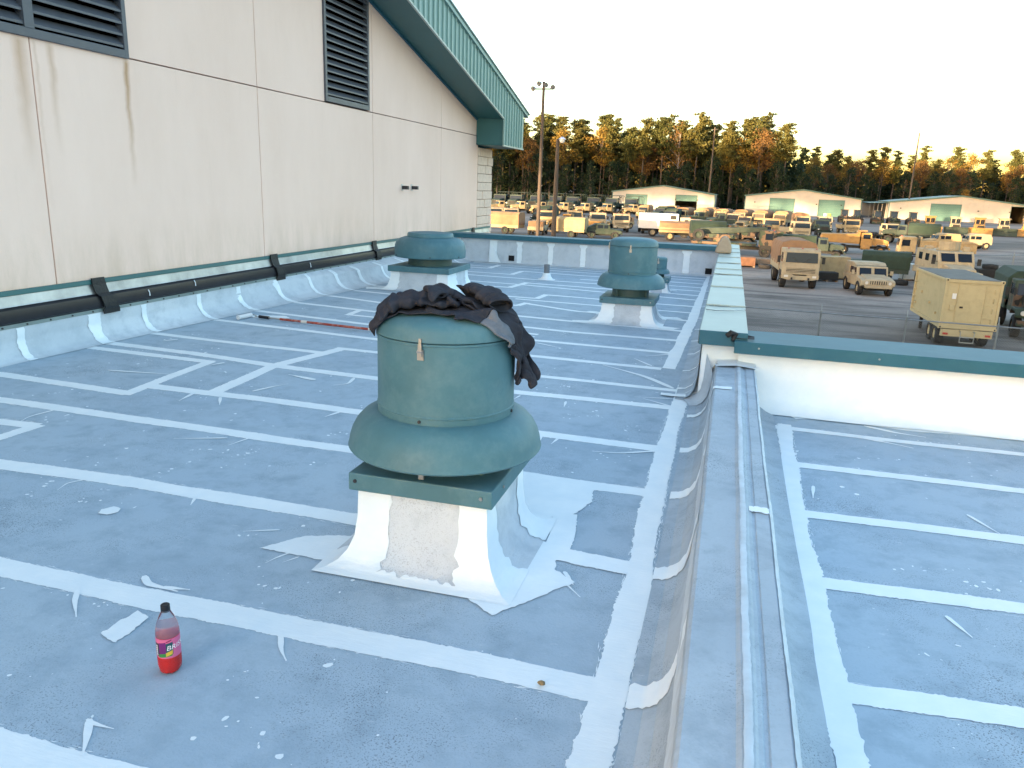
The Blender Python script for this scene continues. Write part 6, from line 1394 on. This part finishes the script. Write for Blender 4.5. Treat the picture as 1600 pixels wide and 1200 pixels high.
# ------------------------------------------------------------------ trees
def leaf_quads(mb, c, rx, ry, rz_, n, size, r):
    for _ in range(n):
        while True:
            p = Vector((r.uniform(-1, 1), r.uniform(-1, 1), r.uniform(-1, 1)))
            if 0.15 < p.length < 1: break
        q = Vector((c[0]+p.x*rx, c[1]+p.y*ry, c[2]+p.z*rz_))
        nrm = (Vector((p.x, p.y, p.z+0.5))+Vector((r.gauss(0, .6), r.gauss(0, .6), r.gauss(0, .6)))).normalized()
        u = nrm.orthogonal().normalized(); u = Matrix.Rotation(r.uniform(0, 2*pi), 3, nrm) @ u; w = nrm.cross(u)
        s = size*r.uniform(0.55, 1.3)
        mb.add([q-u*s*0.5, q+w*s*0.32, q+u*s*0.6, q-w*s*0.38], [(0, 1, 2, 3)])
def pine(seed, h):
    r = random.Random(seed); tr = MB(); cr = MB()
    lean = (r.uniform(-0.8, 0.8), r.uniform(-0.8, 0.8))
    def ax(z): return Vector((lean[0]*(z/h)**2, lean[1]*(z/h)**2, z))
    tr.tube([ax(0), ax(h*0.3), ax(h*0.6), ax(h*0.85), ax(h*0.97)], [0.34, 0.28, 0.20, 0.11, 0.04], 7)
    z0 = h*r.uniform(0.50, 0.60); k = r.randint(34, 42)
    for i in range(k):
        z = z0+(h-z0)*(i+r.random())/k; t = (z-z0)/(h-z0)
        R = (4.9*(1-0.55*t)*(0.55+0.45*min(1, t*4)))*r.uniform(0.45, 1.1); a = r.uniform(0, 2*pi)
        b = ax(z); e = b+Vector((cos(a)*R, sin(a)*R, R*r.uniform(0.0, 0.35)))
        tr.cyl(b, e, 0.07, 0.02, 4, False)
        n = 2 if R > 2 else 1
        for q in range(n+1):
            c = b+(e-b)*(1-0.42*q); s = r.uniform(0.75, 1.3)*(1.1-0.3*t)
            leaf_quads(cr, c, s*1.45, s*1.45, s*0.75, int(40*s), 0.66, r)
    leaf_quads(cr, ax(h), 1.0, 1.0, 1.0, 24, 0.55, r)
    for i in range(r.randint(2, 6)):
        z = h*r.uniform(0.25, 0.5); a = r.uniform(0, 2*pi); b = ax(z); tr.cyl(b, b+Vector((cos(a)*1.4, sin(a)*1.4, 0.2)), 0.05, 0.02, 4, False)
    return tr.mesh('trunk', M['bark'], 60), cr.mesh('crown', None)
def broad(seed, h, sparse=False, base=0.28):
    r = random.Random(seed); tr = MB(); cr = MB()
    tr.tube([(0, 0, 0), (0.1, 0, h*0.3), (0.2, 0.1, h*0.6), (0.1, 0.1, h*0.85)], [0.30, 0.24, 0.15, 0.05], 7)
    k = 30
    for i in range(k):
        z = h*(base+(0.96-base)*(i+r.random())/k); t = z/h; R = h*0.20*sin(pi*min(1, max(0.05, (t-base+0.08)/(1.05-base))))**0.7*r.uniform(0.3, 1.1); a = r.uniform(0, 2*pi)
        c = Vector((cos(a)*R, sin(a)*R, z)); tr.cyl((0.1, 0.05, z*0.8), c, 0.08, 0.02, 4, False)
        s = r.uniform(0.9, 1.6)*h/18
        leaf_quads(cr, c, s*1.1, s*1.1, s*0.9, int((12 if sparse else 44)*s), 0.60, r)
    return tr.mesh('trunk', M['greybark' if sparse else 'bark'], 60), cr.mesh('crown', None)
PV = [pine(100+i, 31+i % 3) for i in range(6)]
BV = [broad(200+i, 17+i % 3*2) for i in range(4)]
TV = [broad(400+i, 25+i % 3*2, False, 0.52) for i in range(3)]
SV = [broad(300, 22, True)]
def withmat(me, m):
    c = me.copy(); c.materials.clear(); c.materials.append(m); return c
PVm = [(t, withmat(c, M['pine'])) for t, c in PV]
BVm = {k: [(t, withmat(c, M[k])) for t, c in BV] for k in ('oak', 'gold', 'rust')}
TVm = {k: [(t, withmat(c, M[k])) for t, c in TV] for k in ('gold', 'rust')}
SVm = [(t, withmat(c, M['rust'])) for t, c in SV]
def tree(kind, x, y, s, rot, label, group=None):
    r = int(abs(x*7+y*3))
    t, c = {'pine': PVm[r % 6], 'oak': BVm['oak'][r % 4], 'gold': TVm['gold'][r % 3], 'rust': TVm['rust'][r % 3], 'lowgold': BVm['gold'][r % 4], 'lowrust': BVm['rust'][r % 4], 'bare': SVm[0]}[kind]
    o = thing({'pine': 'pine_tree'}.get(kind, 'broadleaf_tree'), label, 'tree', (x, y, GZ), rot, group)
    o.scale = (s*1.05, s*1.05, s)
    link('trunk', t, o); link('crown', c, o)
    return o
rt = random.Random(77)
NUM = ['first', 'second', 'third', 'fourth', 'fifth', 'sixth', 'seventh', 'eighth', 'ninth', 'tenth', 'eleventh', 'twelfth', 'thirteenth', 'fourteenth', 'fifteenth', 'sixteenth', 'seventeenth', 'eighteenth', 'nineteenth', 'twentieth']
def nth(i): return NUM[i] if i < 20 else ('twenty-'+NUM[i-20] if i < 29 else ('thirty-'+NUM[i-30] if 30 <= i < 39 else ('thirtieth' if i == 29 else ('fortieth' if i == 39 else 'forty-'+NUM[i-40]))))
# left stand of tall pines (skyline), right stand farther and lower
def mk(kind, n, fx, fy, fs, phrase, group):
    pts = sorted((fx(i), fy(i), fs(i)) for i in range(n))
    pts.sort(key=lambda p: p[0]/p[1])
    for i, (x, y, s) in enumerate(pts): tree(kind, x, y, s, rt.uniform(0, 6.28), '%s, %s from the left' % (phrase, nth(i)), group)
mk('pine', 38, lambda i: -110+i*3.45+rt.uniform(-2.0, 2.0), lambda i: 318+rt.uniform(-6, 14), lambda i: rt.uniform(0.88, 1.06), 'tall sunlit pine in the left half of the forest skyline', 'tall pines of the left skyline')
mk('pine', 24, lambda i: -112+i*5.4+rt.uniform(-2.5, 2.5), lambda i: 345+rt.uniform(-6, 10), lambda i: rt.uniform(0.95, 1.15), 'pine in the second rank behind the left skyline pines', 'second rank pines')
mk('pine', 32, lambda i: 30+i*5.2+rt.uniform(-2, 2), lambda i: 392+rt.uniform(-10, 14), lambda i: rt.uniform(0.70, 0.90), 'shorter pine along the right half of the forest skyline', 'pines of the right skyline')
mk('rust', 8, lambda i: 36+i*18.0+rt.uniform(-4, 4), lambda i: 372+rt.uniform(-6, 8), lambda i: rt.uniform(0.72, 0.90), 'rust coloured tree in the right half of the forest', 'rust trees of the right forest')
mk('gold', 11, lambda i: 34+i*13+rt.uniform(-5, 5), lambda i: 380+rt.uniform(-6, 8), lambda i: rt.uniform(0.74, 0.92), 'golden tree in the right half of the forest', 'golden trees of the right forest')
mk('rust', 3, lambda i: -80+i*42+rt.uniform(-5, 5), lambda i: 314+rt.uniform(-4, 6), lambda i: rt.uniform(0.9, 1.08), 'rust coloured tree among the left pines', 'rust trees of the left forest')
mk('gold', 8, lambda i: -96+i*15+rt.uniform(-5, 5), lambda i: 320+rt.uniform(-4, 6), lambda i: rt.uniform(0.9, 1.1), 'golden tree among the left pines', 'golden trees of the left forest')
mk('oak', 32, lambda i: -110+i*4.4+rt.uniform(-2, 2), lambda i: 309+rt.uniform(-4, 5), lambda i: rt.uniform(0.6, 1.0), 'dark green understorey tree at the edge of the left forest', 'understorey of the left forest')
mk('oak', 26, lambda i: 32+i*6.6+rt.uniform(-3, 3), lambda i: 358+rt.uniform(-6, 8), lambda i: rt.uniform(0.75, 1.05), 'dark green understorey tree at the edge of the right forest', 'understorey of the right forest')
tree('oak', -45.5, 258, 0.52, 1.0, 'round green bush tree behind the parked row at the building corner')
tree('bare', -22.0, 312, 1.45, 0.3, 'pale bare tree standing above the left shed roof')
tree('lowrust', 71.5, 312, 0.42, 0.5, 'small bright orange tree behind the right shed ridge')
tree('lowgold', 78.0, 309, 0.55, 0.5, 'slim yellow tree behind the right shed ridge')
# dark woods behind the edge trees: one mass
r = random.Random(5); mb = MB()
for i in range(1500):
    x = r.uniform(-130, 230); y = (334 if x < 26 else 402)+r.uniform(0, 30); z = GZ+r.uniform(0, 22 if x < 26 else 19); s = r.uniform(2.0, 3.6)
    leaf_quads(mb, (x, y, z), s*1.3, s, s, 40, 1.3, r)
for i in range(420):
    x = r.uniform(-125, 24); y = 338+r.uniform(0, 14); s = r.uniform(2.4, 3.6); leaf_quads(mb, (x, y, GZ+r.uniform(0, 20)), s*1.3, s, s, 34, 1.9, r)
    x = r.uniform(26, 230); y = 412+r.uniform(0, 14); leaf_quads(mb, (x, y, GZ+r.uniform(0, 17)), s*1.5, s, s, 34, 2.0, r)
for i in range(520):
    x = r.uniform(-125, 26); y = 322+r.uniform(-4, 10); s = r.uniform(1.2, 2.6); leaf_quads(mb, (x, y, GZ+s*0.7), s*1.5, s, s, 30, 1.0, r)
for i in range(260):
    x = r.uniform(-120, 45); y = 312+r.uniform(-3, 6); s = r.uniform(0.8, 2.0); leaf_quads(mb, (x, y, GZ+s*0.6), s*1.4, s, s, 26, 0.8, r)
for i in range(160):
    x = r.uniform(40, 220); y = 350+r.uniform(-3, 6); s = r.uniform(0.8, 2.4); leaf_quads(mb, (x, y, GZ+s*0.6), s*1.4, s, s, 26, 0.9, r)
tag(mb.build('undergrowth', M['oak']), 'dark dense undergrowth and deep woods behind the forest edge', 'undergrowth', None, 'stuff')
# unseen woods added behind the camera, laid out to block the low sun
mb = MB(); r = random.Random(9); sx, sy = sin(SUN_AZ), cos(SUN_AZ)
src = []
for t_, c_ in PV:
    src.append(([tuple(v.co) for v in c_.vertices], [tuple(p.vertices) for p in c_.polygons]))
for i in range(300):
    lat = r.uniform(-265, -33); dist = 170+r.uniform(0, 70)
    x = -sx*dist+cos(SUN_AZ)*lat; y = -sy*dist-sin(SUN_AZ)*lat
    vs, fs = r.choice(src); s = r.uniform(0.95, 1.15); a = r.uniform(0, 6.28); ca, sa = cos(a)*s*1.35, sin(a)*s*1.35
    mb.add([(x+ca*p[0]-sa*p[1], y+sa*p[0]+ca*p[1], GZ+s*p[2]) for p in vs], fs)
    mb.cyl((x, y, GZ), (x, y, GZ+s*20), 0.35, 0.2, 6, False)
for i in range(420):  # dense low foliage added to shade the roof and near yard
    lat = r.uniform(-31, 90); dist = 170+r.uniform(0, 40); x = -sx*dist+cos(SUN_AZ)*lat; y = -sy*dist-sin(SUN_AZ)*lat
    s = r.uniform(2.2, 3.4); leaf_quads(mb, (x, y, GZ+r.uniform(0.5, 14)), s*1.2, s*1.2, s, 46, 1.5, r)
tag(mb.build('added_shade_woods', M['pine']), 'unseen pine woods added behind the camera to block the low sun', 'woods', None, 'stuff')
